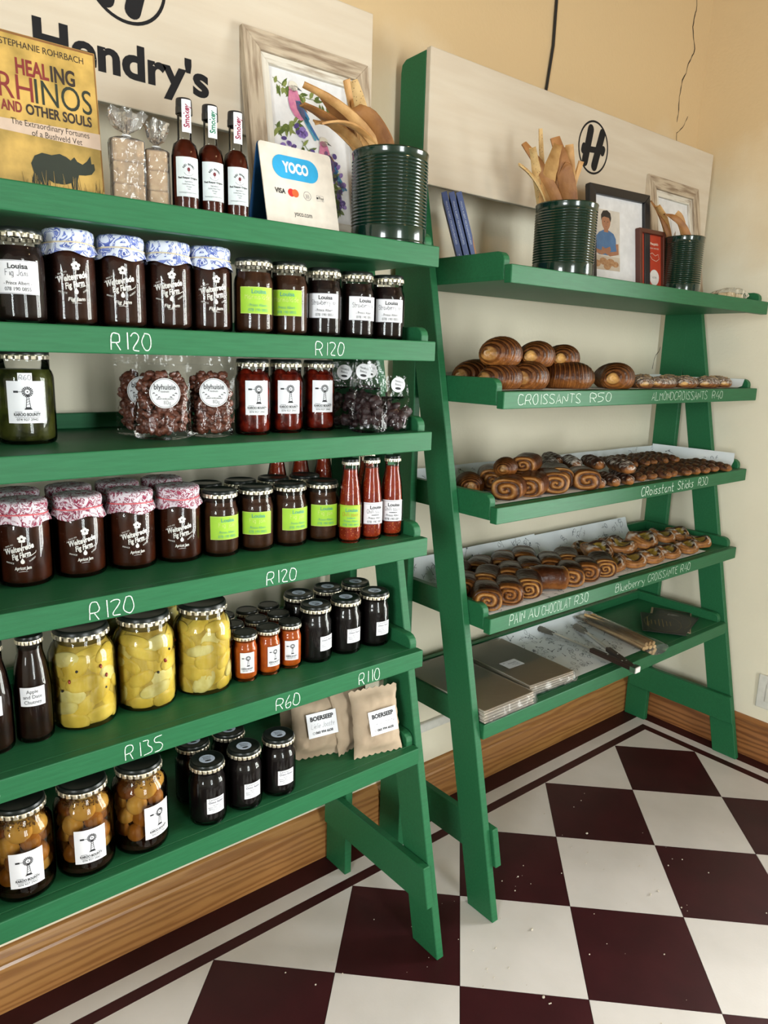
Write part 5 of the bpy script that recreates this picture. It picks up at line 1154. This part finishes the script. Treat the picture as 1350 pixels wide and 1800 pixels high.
# ------------------------------------------------------------------ tray papers
pap = P('tray_paper', (.74, .78, .79), .65, col2=(.70, .74, .76), nscale=10, bump=.2, bscale=14)
doodle = P('grey_doodle_ink', (.13, .155, .17), .7)
def tray_paper(label, x0, x1, y0, y1, z, rise=.0, side=0.0, seed=1, skew=0.0, nd=90, wav=.0015):
    """a sheet lying on the shelf; its back edge (and right side) stands up against the rails"""
    L0 = y1 - y0; r = random.Random(seed)
    def S(u, v):                       # u,v in metres along the sheet
        x = x0 + u + skew * v; 
        if v <= L0 - .03: y, zz = y0 + v, 0.0
        else:
            s = v - (L0 - .03); R = .045; a = min(s / R, 1.25); y = y0 + L0 - .03 + R * math.sin(a); zz = R * (1 - math.cos(a))
            if s > R * 1.25: e = s - R * 1.25; y += e * math.cos(1.25); zz += e * math.sin(1.25)
        W = x1 - x0
        if side and u > W - .03:
            s = u - (W - .03); a = min(s / .035, 1.2); x = x0 + W - .03 + .035 * math.sin(a) + skew * v; zz = max(zz, .035 * (1 - math.cos(a)) + max(0, s - .042) * .93)
        zz += wav * (1 + math.sin(u * 23 + seed) * math.cos(v * 31 + seed)) * .5
        return Vector((x, y, z + .0008 + zz))
    W, L = (x1 - x0) + side, L0 + rise
    nu, nv = max(8, int(W / .03)), 20; V = [S(W * i / nu, L * j / nv) for j in range(nv + 1) for i in range(nu + 1)]
    F = [(j * (nu + 1) + i, j * (nu + 1) + i + 1, (j + 1) * (nu + 1) + i + 1, (j + 1) * (nu + 1) + i) for j in range(nv) for i in range(nu)]
    o = thing('tray_paper', label, 'tray paper', (0, 0, 0)); put('sheet', mk('sheet', V, F, pap, 60), o)
    l = Lay()
    for k in range(nd):
        u, v, s, a = r.uniform(.02, W - .02), r.uniform(.01, L - .01), r.uniform(.008, .014), r.uniform(0, 6); c = r.randrange(5)
        q = lambda pts: [(u + s * (math.cos(a) * x - math.sin(a) * y), v + s * (math.sin(a) * x + math.cos(a) * y)) for x, y in pts]
        if c == 0: l.line(q([(math.cos(t * .7) * .8, math.sin(t * .7) * .5) for t in range(10)]), .0014, doodle)
        elif c == 1: l.line(q([(-1, 0), (1, .05)]), .0014, doodle); l.disc(*q([(1, .05)])[0], s * .28, doodle, n=7)
        elif c == 2: l.line(q([(-.7, -.5), (.7, -.5), (.6, .5), (-.6, .5), (-.7, -.5)]), .0014, doodle); l.line(q([(-.3, .5), (0, .9), (.3, .5)]), .0014, doodle)
        elif c == 3: l.line(q([(-.8, 0), (-.4, .5), (0, 0), (.4, .5), (.8, 0)]), .0014, doodle)
        else: l.line(q([(-1, -.2), (-.2, .3), (.9, .1)]), .0014, doodle); l.line(q([(-.2, .3), (.1, -.5)]), .0014, doodle)
    VV = []
    for a, b in l.V:
        a, b = min(max(a, 0), W), min(max(b, 0), L); p = S(a, b); e = .001
        nn = (S(a + e, b) - p).cross(S(a, b + e) - p); nn = nn.normalized() if nn.length > 0 else Vector((0, 0, 1)); VV.append(p + nn * .0007)
    pr = put('doodle_print', mk('doodle_print', VV, l.F, l.mats), o); pr['kind'] = 'stuff'
    return o
tray_paper('doodle printed tray paper under the croissants', -1.015, .225, -.215, .090, RZ[1], rise=.030, side=.02, seed=3, nd=220)
tray_paper('doodle printed tray paper under the croissant sticks, right side turned up', -1.015, .228, -.212, .090, RZ[2], rise=.042, side=.045, seed=5, nd=240)
tray_paper('doodle printed tray paper under the chocolate rolls, left sheet', -1.018, -.44, -.222, .090, RZ[3], rise=.065, seed=7, nd=240)
tray_paper('doodle printed tray paper under the blueberry pastries, right sheet', -.52, .10, -.215, .090, RZ[3] + .0012, rise=.060, seed=9, nd=240)
tray_paper('doodle printed tray paper lying under the tongs', -.98, -.19, -.205, .098, RZ[4], rise=.02, seed=11, skew=.22, nd=300)
# ------------------------------------------------------------------ pastry
pas = P('glazed_pastry', (1, 1, 1), .32, col2=(.50, .42, .36), nscale=60, vcol=True, mix=.8, spec=.24, coat=.0, bump=1.0, bscale=75, ramp=(.3, .65))
pas_dry = P('sugared_pastry', (1, 1, 1), .6, col2=(.55, .50, .46), nscale=70, vcol=True, mix=.6, coat=.1, bump=.6, bscale=140, ramp=(.3, .65))
DK, MD, LT, PL, SG_ = (.022, .0058, .0026), (.094, .025, .0062), (.38, .140, .030), (.72, .42, .13), (.70, .66, .60)
def lerp(a, b, t): t = min(max(t, 0), 1); return tuple(x + (y - x) * t for x, y in zip(a, b))
def croissant(key, L=.150, R=.047, bend=.030, segs=4.2, flat=1.0, seed=1, sugar=0.0, pale=.3):
    if key in ME: return ME[key]
    r = random.Random(seed); nt, na = 168, 30; V, F, C = [], [], []
    ph = r.uniform(0, 6)
    for i in range(nt + 1):
        t = -1 + 2 * i / nt; at = abs(t)
        for k in range(na):
            a = 2 * PI * k / na
            w_ = (at + .035 * math.sin(a + ph) + .015 * math.sin(3 * a)) * segs * 1.7; sk = w_ % 1.0
            tq = min(max((math.floor(w_) + .12 + .55 * sk ** 2.2) / (segs * 1.7), 0), 1)
            env = max(0.05, 1 - (.75 * tq + .25 * at) ** 2.8) ** .60 if at < .985 else max(0.05, 1 - at ** 2.8) ** .60
            st = 1.0; fine = math.sin(sk * 16.0 + math.sin(a * 3) * .6)
            rr = R * env * (st + .010 * fine + r.uniform(-.004, .004))
            y, z = rr * math.cos(a) * 1.06, rr * math.sin(a) * .90 * flat
            z = max(z, -R * .62 * flat * (1 if at < .9 else .8))
            V.append((t * L / 2, y + bend * (t * t - .3), z + R * .62 * flat))
            topp = math.sin(a)
            col = lerp(MD, DK, .35 + .65 * max(0, topp + .45) * (.45 + .55 * (1 - sk))); col = lerp(col, LT, max(0, sk - .72) * 2.0 * (.75 - .35 * topp)); col = lerp(col, LT, max(0, fine) * .13)
            if sk < .05: col = lerp(col, LT, .25)
            if topp < -.05: col = lerp(col, LT, .40)
            if at > .94: col = lerp(col, PL, (at - .94) * 16 * (.2 + pale))
            if sugar and topp > -.2 and r.random() < sugar: col = lerp(col, SG_, r.uniform(.5, 1))
            C.append(col)
    for i in range(nt):
        for k in range(na): F.append((i * na + k, i * na + (k + 1) % na, (i + 1) * na + (k + 1) % na, (i + 1) * na + k)[::-1])
    F += [tuple(range(na)), tuple(nt * na + k for k in range(na))[::-1]]
    ME[key] = mk('pastry', V, F, pas_dry if sugar else pas, 60, col=C); return ME[key]
def roll(key, L=.095, RY=.041, RZ_=.031, seed=1, dark=.5, pale_end=.35, sugar=0.0):
    """pain au chocolat: a rolled block, spiral on both ends"""
    if key in ME: return ME[key]
    r = random.Random(seed); na = 48; V, F, C = [], [], []; prof = []
    for k in range(15): s = (k + .3) / 15; prof.append((-L / 2 - .006 * (1 - s * s), s, 1))
    for k in range(21): x = -1 + 2 * k / 20; prof.append((x * L / 2, 1.0 + .05 * (1 - x * x) - .03 * (abs(x) > .9), 0))
    for k in range(15): s = 1 - (k + .7) / 15; prof.append((L / 2 + .006 * (1 - s * s), s, 2))
    ph = r.uniform(0, 6); tw = r.uniform(-.1, .1); turns = r.uniform(1.8, 3.0); hand = r.choice((-1, 1))
    for (x, s, end) in prof:
        for k in range(na):
            a = 2 * PI * k / na; sp = (s * turns + hand * a / (2 * PI)) % 1.0
            g = 1.0
            c, q = math.cos(a), math.sin(a); p = 2.6; e = 1 / ((abs(c) ** p + abs(q) ** p) ** (1 / p))
            xx = x
            if end: xx += (1 if end == 2 else -1) * .0050 * (.5 - abs(sp - .5)) * 2
            lay = .012 * math.sin(a * 1.0 + ph) + (.035 * math.sin(abs(x) / L * 70) if not end and abs(x) > L * .30 else 0)
            rr = s * (1 + lay + r.uniform(-.006, .006))
            y, z = RY * c * e * rr, RZ_ * q * e * rr
            if not end: z += .002 * math.sin(x * 60 + ph)
            V.append((xx, y + tw * x, max(z, -RZ_ * .97) + RZ_ * .97))
            if end: col = lerp(lerp(MD, LT, .55), DK, max(0, 3.2 * abs(sp - .5) - .55)); col = lerp(col, PL, pale_end * max(0, 1 - abs(sp - .5) * 4) * .8)
            else:
                col = lerp(MD, DK, .2 + dark * max(0, q + .35)); col = lerp(col, LT, max(0, -q * .9 + .15) * .8); col = lerp(col, LT, max(0, abs(x) / (L / 2) - .72) * 1.2)
            if sugar and q > .1 and r.random() < sugar: col = lerp(col, SG_, r.uniform(.5, 1))
            C.append(col)
    n = len(prof)
    for i in range(n - 1):
        for k in range(na): F.append((i * na + k, i * na + (k + 1) % na, (i + 1) * na + (k + 1) % na, (i + 1) * na + k)[::-1])
    F += [tuple(range(na)), tuple((n - 1) * na + k for k in range(na))[::-1]]
    ME[key] = mk('pastry', V, F, pas_dry if sugar else pas, 60, col=C); return ME[key]
def danish(key, RX=.066, RY=.050, H=.028, seed=1):
    """folded blueberry pastry: layered rim round a hollow, dusted with sugar"""
    if key in ME: return ME[key]
    r = random.Random(seed); na, nr = 44, 15; V, F, C = [], [], []; ph = r.uniform(0, 6)
    pr = [(0.02, .62), (.22, .62), (.38, .66), (.46, .72), (.52, .90), (.60, 1.0), (.68, .97), (.74, .88), (.80, .90), (.88, .80), (.93, .66), (.97, .62), (1.0, .44), (.99, .22), (.93, .0), (.02, .0)]
    for j, (q, hh) in enumerate(pr):
        for k in range(na):
            a = 2 * PI * k / na; fold = .10 * math.sin(2 * a + ph) + .045 * math.sin(5 * a + ph * 2); up = 1 + .28 * math.cos(2 * a + ph)
            rr = q * (1 + fold * (q > .3)) * (1 + r.uniform(-.012, .012)); z = H * hh * (up if .35 < q < .97 else 1) + (r.uniform(-.0008, .0008) if hh > 0 else 0)
            V.append((RX * rr * math.cos(a), RY * rr * math.sin(a), z))
            if j <= 3: col = lerp((.62, .40, .06), (.30, .22, .04), r.random())
            elif j <= 6: col = lerp(DK, MD, r.random() * .8)
            else: col = lerp(lerp(MD, LT, (.45 + .5 * (j % 2)) + r.uniform(-.1, .2)), PL, .18 * (j % 2))
            if 2 < j < 12 and math.sin(3 * a + ph + q * 6) + math.sin(7 * a + q * 11) > .55 and r.random() < .6: col = lerp(col, SG_, r.uniform(.3, .95))
            C.append(col)
    n = len(pr)
    for j in range(n - 1):
        for k in range(na): F.append((j * na + k, j * na + (k + 1) % na, (j + 1) * na + (k + 1) % na, (j + 1) * na + k)[::-1])
    F += [tuple(range(na)), tuple((n - 1) * na + k for k in range(na))[::-1]]
    ME[key] = mk('pastry', V, F, pas_dry, 50, col=C); return ME[key]
def twist(key, L=.14, R=.022, seed=1, sugar=0.0, turns=2.2, dark=.6, nuts=0.0, flat=.8):
    if key in ME: return ME[key]
    r = random.Random(seed); nt, na = 60, 20; V, F, C = [], [], []; ph = r.uniform(0, 6)
    for i in range(nt + 1):
        t = -1 + 2 * i / nt; env = max(.05, 1 - abs(t) ** 5) ** .5
        for k in range(na):
            a = 2 * PI * k / na; b = 2 * (a - turns * PI * t + ph); lob = .80 + .28 * abs(math.cos(b / 2 * 1.0)) ** .8
            rr = R * env * (lob + r.uniform(-.035, .035) * (1 + nuts * 2)); y, z = rr * math.cos(a), rr * math.sin(a) * flat
            V.append((t * L / 2, y, max(z, -R * .55) + R * .55))
            gr = abs(math.cos(b / 2)) ; q = math.sin(a)
            col = lerp(DK, lerp(MD, DK, dark), gr); col = lerp(col, LT, max(0, -q + .1) * .7 + (.5 if abs(t) > .93 else 0))
            if sugar and q > 0 and r.random() < sugar: col = lerp(col, SG_, r.uniform(.4, .95))
            if nuts and q > .2 and r.random() < nuts: col = lerp(col, (.32, .17, .06), r.random())
            C.append(col)
    for i in range(nt):
        for k in range(na): F.append((i * na + k, i * na + (k + 1) % na, (i + 1) * na + (k + 1) % na, (i + 1) * na + k)[::-1])
    F += [tuple(range(na)), tuple(nt * na + k for k in range(na))[::-1]]
    ME[key] = mk('pastry', V, F, pas_dry if sugar or nuts else pas, 60, col=C); return ME[key]
def pastry(name, label, cat, me, x, y, z, rz, group, rx=0.0, ry=0.0, s=1.0):
    o = put(name, me, None, (x, y, z), (math.radians(rx), math.radians(ry), math.radians(rz)), (s, s, s)); setk(o, label, cat, group); SEEN[label] = SEEN.get(label, 0) + 1; return o
g2 = 'croissants on the second shelf'; zc = RZ[1] + .0020
cr1, cr2, cr3 = croissant('cr1', seed=1), croissant('cr2', seed=2, segs=4.6, pale=.75), croissant('cr3', seed=3, L=.16, R=.044, bend=.036)
for (me, x, y, z, rz, ry, s, lab) in (
 (cr3, -.950, -.150, 0, 24, 0, .96, 'croissant in the bottom layer at the left end'), (cr1, -.850, -.150, 0, 42, 0, 1.0, 'croissant in the bottom layer, second from left'), (cr3, -.690, -.150, 0, -40, 0, 1.08, 'croissant lying side on in the bottom layer'),
 (cr2, -.490, -.170, 0, 48, 0, 1.02, 'single croissant right of the pile, pale tip facing front'), (cr1, -.945, -.135, .058, 36, 0, 1.0, 'croissant on top of the pile, left one'), (cr2, -.800, -.130, .057, 46, 0, .93, 'croissant on top of the pile, middle one'), (cr2, -.675, -.120, .055, 52, 0, .88, 'croissant on top of the pile, right one'),
 (cr1, -.925, -.030, 0, 30, 0, 1.0, 'dark croissant behind the bottom layer of the pile'), (cr3, -.78, -.02, 0, 45, 0, 1.0, 'croissant hidden at the back of the pile')):
    pastry('croissant', lab, 'croissant', me, x, y, zc + z, rz, g2, 0, ry, s)
alm = [croissant('al%d' % k, L=.150, R=.036, bend=.018, segs=3.2, flat=.66, seed=20 + k, sugar=.42, pale=.9) for k in range(3)]
flake = P('almond_flake', (.56, .42, .25), .6, col2=(.40, .25, .12), nscale=100)
def flakes(key, seed, L, R):
    if key in ME: return ME[key]
    r = random.Random(seed); parts = []
    for k in range(60):
        t = r.uniform(-.8, .8); a = r.uniform(.35, PI - .35); env = (1 - abs(t) ** 2.4) ** .62; rr = R * env
        p = (t * L / 2, rr * math.cos(a) + .018 * (t * t - .3), rr * math.sin(a) * .60 + R * .43)
        V, F = ellipv(p, .0055, .0035, .0007, 7, 4, Matrix.Rotation(r.uniform(0, 3), 3, 'Z') @ Matrix.Rotation(r.uniform(-.8, .8), 3, 'X')); parts.append((V, F, 0))
    V, F, fm = joinm(parts); ME[key] = mk('almond_flakes', V, F, flake, 40); return ME[key]
for k, (x, y, rz) in enumerate(((-.335, -.150, 62), (-.215, -.165, 20), (-.085, -.165, 40), (.050, -.170, 35), (.158, -.150, 55), (-.27, -.05, 40), (-.13, -.04, 30), (.02, -.05, 45))):
    t = thing('almond_croissant', 'flat almond croissant dusted with sugar, %s' % ('nearest the plain croissants', 'second along the front', 'third along the front', 'fourth along the front', 'last at the right end', 'left one at the back', 'middle one at the back', 'right one at the back')[k], 'croissant', (x, y, zc), math.radians(rz), 'almond croissants on the second shelf')
    put('pastry', alm[k % 3], t); o = put('almond_flakes', flakes('fl%d' % (k % 3), k, .150, .036), t); o['kind'] = 'stuff'
# third shelf
z3 = RZ[2] + .0022; g3 = 'rolled pastries on the third shelf'
rl = [roll('r%d' % k, seed=k, dark=(.35, .55, .8)[k % 3], pale_end=(.5, .3, .8)[k % 3]) for k in range(6)]
rb = [roll('rb%d' % k, L=.100, RY=.040, RZ_=.0285, seed=30 + k, dark=.30, pale_end=.4) for k in range(2)]
crs = croissant('crs', L=.115, R=.038, bend=.004, segs=5.0, seed=9, pale=.2)
for k, (me, x, y, z, rz, s, lab) in enumerate((
 (crs, -.950, -.060, 0, 50, .95, 'striped rolled pastry at the left end of the third shelf'), (rb[0], -.905, -.165, 0, 32, 1, 'rolled pastry at the front left corner of the third shelf'), (rb[1], -.815, -.165, 0, 30, 1, 'rolled pastry with pale side, second along the front'), (rl[0], -.735, -.165, 0, 50, .95, 'rolled pastry with spiral end, third along the front'),
 (crs, -.860, -.105, .049, 35, .80, 'striped pastry on top at the left'), (rb[1], -.765, -.100, .048, 30, .85, 'pale rolled pastry on top beside the striped one'), (rl[2], -.655, -.120, 0, 45, 1, 'dark rolled pastry behind the spiral ended one'), (rb[0], -.600, -.175, 0, 50, 1, 'dark glazed roll in the middle of the front'), (rl[1], -.84, -.045, 0, 40, 1, 'rolled pastry hidden behind the left pile'), (rl[2], -.72, -.04, 0, 40, 1, 'dark rolled pastry at the back of the pile'))):
    pastry('rolled_pastry', lab, 'pastry', me, x, y, z3 + z, rz, g3, 0, 0, s)
tw = [twist('tw%d' % k, seed=k, sugar=(.10, .32, .55)[k % 3], R=.024, L=.15) for k in range(4)]
for k, (x, y, z, rz, s) in enumerate(((-.560, -.020, .036, 48, .95), (-.485, -.045, .036, 50, .95), (-.430, -.085, .036, 52, 1), (-.480, .030, .036, 55, .95), (-.395, -.160, .032, 54, 1.1), (-.535, -.165, 0, 55, .9), (-.470, -.170, 0, 56, .9), (-.405, -.175, 0, 56, .9), (-.600, -.050, 0, 50, 1), (-.520, -.080, 0, 50, 1), (-.450, -.090, 0, 50, 1))):
    lab = ('upper dark twist at the left of the sugared heap', 'upper sugared twist, second from left', 'upper sugared twist in the middle of the heap', 'sugared twist at the back of the heap', 'white dusted twist at the right top of the heap', 'twist end at the front, left of three', 'twist end at the front, middle of three', 'twist end at the front, right of three', 'twist low behind the glazed roll', 'twist low in the middle of the heap', 'twist low at the right of the heap')[k]
    pastry('chocolate_twist', lab, 'pastry', tw[(1 + k) % 4 if k < 5 else 0], x, y, z3 + z, rz, 'sugared chocolate twists', 0, 0, s)
sk = [twist('sk%d' % k, seed=40 + k, L=.19, R=.021, turns=2.6, dark=.25, nuts=.22, flat=.75) for k in range(3)]
for k in range(9):
    pastry('croissant_stick', 'nut topped croissant stick, %s from the sugared twists' % ORD[k], 'pastry', sk[k % 3], -.315 + k * .0575, -.135 - .004 * k + (.008 if k % 2 else 0), z3, 66 + (k % 3) * 4, 'croissant sticks on the third shelf')
for k in range(6):
    pastry('croissant_stick', 'croissant stick in the back row, %s from left' % ORD[k], 'pastry', sk[(k + 1) % 3], -.265 + k * .062, -.040, z3 + .020, 62 + (k % 3) * 5, 'croissant sticks on the third shelf', 0, 0, .9)
# fourth shelf
z4 = RZ[3] + .0040; g4 = 'chocolate rolls on the fourth shelf'
pc = [roll('pc%d' % k, L=.098, RY=.038, RZ_=.029, seed=60 + k, dark=(.9, .7, 1.0, .8)[k], pale_end=(.55, .2, .8, .4)[k]) for k in range(4)]
pale_roll = roll('pcp', L=.098, RY=.040, RZ_=.031, seed=71, dark=.5, pale_end=.9)
rows = ((-.165, [(-.972, 46), (-.888, 44), (-.805, 46), (-.715, -30), (-.615, 44), (-.535, 46), (-.455, 50)], 'front'), (-.070, [(-.960, 40), (-.865, 38), (-.770, 42), (-.680, 44), (-.585, 42), (-.500, 46)], 'middle'), (.020, [(-.900, 35), (-.800, 36), (-.700, 38), (-.600, 40)], 'back'))
for ri, (y, row, nm) in enumerate(rows):
    for k, (x, rz) in enumerate(row):
        me = pale_roll if (ri == 0 and k == 3) else pc[(k + ri) % 4]
        pastry('chocolate_roll', 'dark chocolate roll in the %s row, %s from left' % (nm, ORD[k]), 'pastry', me, x, y + .004 * (k % 2) - .006 * (k if ri == 0 and k < 2 else 0), z4, rz, g4)
dn = [danish('dn%d' % k, seed=80 + k) for k in range(4)]
for k, (x, y, z, rz, s, lab) in enumerate(((-.372, -.145, 0, 30, 1, 'front row, first from left'), (-.275, -.155, 0, 50, 1, 'front row, second from left'), (-.172, -.160, 0, 20, 1, 'front row, third from left'), (-.070, -.160, 0, 60, .95, 'front row, fourth from left'), (.050, -.165, 0, 30, .95, 'front row, fifth from left'), (.165, -.150, 0, 40, .95, 'front row, at the right end'),
 (-.345, -.070, .020, 35, 1.15, 'stacked behind, largest at the left'), (-.215, -.075, .020, 25, 1.05, 'stacked behind, second from left'), (-.085, -.070, .022, 30, 1.2, 'stacked behind, third with yellow filling'), (.045, -.070, .020, 50, 1.0, 'stacked behind, fourth and sugar topped'), (.165, -.065, .012, 20, .95, 'stacked behind, at the right end'), (-.28, .01, 0, 10, 1, 'at the back left'), (-.14, .01, 0, 40, 1, 'at the back in the middle'))):
    pastry('blueberry_pastry', 'sugar dusted blueberry pastry, ' + lab, 'pastry', dn[k % 4], x, y, z4 + .001 + z, rz, 'blueberry pastries on the fourth shelf', (8 if z else 0), 0, s)
# ------------------------------------------------------------------ lowest right shelf
z5 = RZ[4] + .0008
grey_bag = P('grey_kraft_paper', (.60, .52, .42), .7, col2=(.55, .475, .38), nscale=8)
edge_m = P('paper_edges', (.40, .33, .27), .8, col2=(.22, .17, .13), nscale=200, stretch=(.3, .3, 30))
wrap = clear_mat('shrink_film', (.985, .985, .985), .14, 1.25, bump=.3, bscale=35, haze=.05)
for k, (x, y, rz, L, W, h, lab) in enumerate(((-.935, -.075, 0, .335, .200, .034, 'wrapped stack of brown paper bags at the left end of the lowest shelf'), (-.710, -.060, -3, .31, .190, .030, 'wrapped stack of brown paper bags with a white sticker'))):
    t = thing('paper_bag_stack', lab, 'bag stack', (x, y, z5 + (.0015 if k else 0)), math.radians(rz), 'wrapped stacks of paper bags')
    y0 = -L / 2 + (.0 if k else -.0); n = 6
    for i in range(n):
        V, F = boxv(-W / 2 + .002 * (i % 2), W / 2 - .002 * ((i + 1) % 2), y0 + .003 * (i % 3), y0 + L - .002 * (i % 2), .001 + i * h / n, .001 + (i + 1) * h / n - .0006); put('paper_bag', bevel_me(mk('paper_bag', V, F, grey_bag), .0012), t)
    V, F = boxv(-W / 2 - .002, W / 2 + .002, y0 - .003, y0 + L + .003, .0002, h + .0020)
    me = bevel_me(mk('film_wrap', V, F, wrap), .004, 2); put('film_wrap', me, t)
    r = random.Random(k); VV, FF = [], []          # gathered end of the film
    for i in range(25):
        x_ = -W / 2 + W * i / 24
        for j in range(5): VV.append((x_ + r.uniform(-.002, .002), y0 - .004 - .007 * math.sin(j / 4 * PI) + r.uniform(-.004, .002), .001 + h * j / 4 + r.uniform(-.002, .002) * (0 < j < 4)))
    for i in range(24):
        for j in range(4): FF.append((i * 5 + j, i * 5 + 5 + j, i * 5 + 6 + j, i * 5 + 1 + j))
    put('gathered_film', mk('gathered_film', VV, FF, wrap, 20), t)
    if k:
        l = Lay(); l.rect(-.034, .034, -.022, .022, stk_w); s = put('sticker', l.top('sticker', 0), t, (-.028, -.015, h + .0024), (0, 0, math.radians(2)))
        l = Lay(); l.t('20', .008, -.022, .010, ink_blue if False else ink_grey, width=.009); l.t('BROWN BAGS', .008, .004, .001, ink_grey, width=.034); l.t('SIZE 8  500', .006, .008, -.008, ink_grey, width=.026); l.t('100 x 60 x 240', .004, .010, -.015, ink_grey, width=.022); put('printing', l.top('printing', 0), s, (0, 0, .0004))
# bag of bread sticks
t = thing('bread_stick_bag', 'clear bag of long pale bread sticks beside the tongs', 'bread stick bag', (-.190, -.075, z5 + .0012), math.radians(78))
gr_ = P('grissini', (.68, .45, .21), .7, col2=(.56, .34, .14), nscale=30, bump=.3, bscale=80)
for k, (dy, dz) in enumerate(((-.026, 0), (-.010, 0), (.007, .001), (.023, 0), (-.016, .0155), (.001, .0165), (.016, .0155))):
    r = random.Random(k); V, F = tubev([(-.15 + .033 * i, dy + .004 * math.sin(i * .8 + k) + .0012 * i * (k % 3 - 1), .0088 + dz + .001 * math.sin(i + k)) for i in range(10)], .0078, 9, taper=lambda s: .9 + .15 * math.sin(s * 5)); put('bread_stick', mk('bread_stick', V, F, gr_, 60), t)
V, F, d = pouch_v(.10, .36, .050, 31, .98, 0, .0030); put('film', mk('film', [(c - .19, a, max(.0004, b * .72 + .0185)) for a, b, c in V], F, wrap, 40), t)
a, b = ME['bst']; l = Lay().disc(0, 0, .0165, stk_w, n=28); s = put('sticker', l.top('sticker', 0), t, (.13, .012, .0415), (0, 0, math.radians(-110))); _, b = bakery_sticker(.0165); put('printing', b.top('printing', 0), s, (0, 0, .0004))
# tongs
t = thing('tongs', 'long steel tongs with dark handles lying open on the lowest shelf', 'tongs', (-.4450, -.300, z5 + .020))
hw = P('dark_handle_wood', (.030, .014, .010), .4)
H0 = Vector((0, 0, .006))
for k, tip in enumerate(((.060, .415, -.004), (.188, .345, -.004))):
    T = Vector(tip); d = (T - H0).normalized(); sd = Vector((-d.y, d.x, 0)).normalized(); up = Vector((0, 0, 1))
    L = (T - H0).length
    def barv(s0, s1, w0, w1, h0, h1):
        V = []
        for s, w, h in ((s0, w0, h0), (s1, w1, h1)):
            p = H0 + d * s
            V += [p - sd * w - up * h, p + sd * w - up * h, p + sd * w + up * h, p - sd * w + up * h]
        return V, [(0, 3, 2, 1), (4, 5, 6, 7), (0, 1, 5, 4), (1, 2, 6, 5), (2, 3, 7, 6), (3, 0, 4, 7)]
    V, F = barv(.004, L - .075, .0062, .0058, .0045, .0035); arm = put('arm', bevel_me(mk('arm', V, F, steel), .001), t)
    V, F = barv(-.004 if k == 0 else .010, L * .40, .0095, .0085, .0085, .0070); hd = put('handle', bevel_me(mk('handle', V, F, hw), .002, 2), t)
    for s in (.10, .24):
        p = H0 + d * (L * s); V, F = ellipv((p.x, p.y, p.z + .0080), .0028, .0028, .0012, 10, 5); put('rivet', mk('rivet', V, F, steel, 60), hd)
    V, F = [], []; n = 12                                 # scalloped spoon tip
    for i in range(n + 1):
        s = i / n; p = H0 + d * (L - .085 + .085 * s); w = .007 + .012 * math.sin(min(1, s * 1.15) * PI * .62) * (1 if s < .85 else 1 - (s - .85) * 3.2)
        sc = 1 + .13 * math.cos(i * PI) * (s > .25)
        for u in (-1, -.5, 0, .5, 1): V.append(p + sd * w * u * sc + up * (.010 * (1 - u * u) - .004))
    n5 = len(V); V += [v - up * .0012 for v in V]
    for i in range(n):
        for u in range(4): q = (i * 5 + u, i * 5 + u + 1, i * 5 + u + 6, i * 5 + u + 5); F.append(q); F.append(tuple(n5 + m_ for m_ in q[::-1]))
    put('gripping_tip', mk('gripping_tip', V, F, P('dull_steel', (.20, .20, .20), .4, metal=.9), 50), arm)
V, F = boxv(-.012, .016, -.018, .004, -.006, .014); put('end_cap', bevel_me(mk('end_cap', V, F, steel), .002), t)
# menus
mb = P('black_menu_card', (.016, .015, .014), .4, col2=(.028, .026, .022), nscale=30); tan_c = P('tan_card_edge', (.36, .27, .17), .7); gold_i = P('dull_gold_ink', (.24, .17, .06), .5)
for k, (x, y, rz, w, h, lab) in enumerate(((.135, -.110, 28, .235, .145, 'tan edged black menu card at the bottom of the pile'), (.105, -.130, 16, .22, .15, 'black menu card in the middle of the pile'), (.055, -.125, 34, .20, .145, 'black menu card with gold lettering on top of the pile'))):
    t = thing('menu_card', lab, 'menu card', (x - .02, y + .005, z5 + k * .0036), math.radians(rz), 'pile of black menu cards')
    put('card', box('card', -w / 2, w / 2, -h / 2, h / 2, 0, .0030, tan_c if k == 0 else mb, .0008), t)
    l = Lay(); l.rect(-w / 2 + .006, w / 2 - .004, -h / 2 + .004, h / 2 - .008, mb)
    p = Lay(); 
    for i in range(7): ww = random.Random(i + k).uniform(.03, .10); p.rect(-ww / 2, ww / 2, .05 - i * .013, .0525 - i * .013, gold_i)
    p.ring(0, 0, w * .45, .001, gold_i, ry=h * .44, n=40)
    if k == 2: p.t('MENU', .016, -.02, .045, gold_i, width=.045)
    if k < 2: p.rect(.045, .085, -.01, .03, P('menu_photo', (.35, .34, .33), .5, col2=(.12, .11, .10), nscale=60))
    f = put('face', l.top('face', 0), t, (0, 0, .0033)); put('printing', p.top('printing', 0), f, (0, 0, .0003))
# crumbs on the floor
r = random.Random(77); parts = []
for k in range(80):
    x, y = (r.uniform(-1.35, -.35), r.uniform(-.62, -.10)) if k < 60 else (r.uniform(-1.6, .1), r.uniform(-.8, .05)); s = r.uniform(.0009, .0028) * (1.8 if k % 11 == 0 else 1)
    V, F = ellipv((x, y, s * .6), s, s * .8, s * .6, 6, 4, None, .2, r); parts.append((V, F, 0))
V, F, fm = joinm(parts); o = put('pastry_crumbs', mk('pastry_crumbs', V, F, P('crumb', (.62, .55, .45), .8))); setk(o, 'pale pastry crumbs scattered on the tiles', 'crumbs', None, 'stuff')
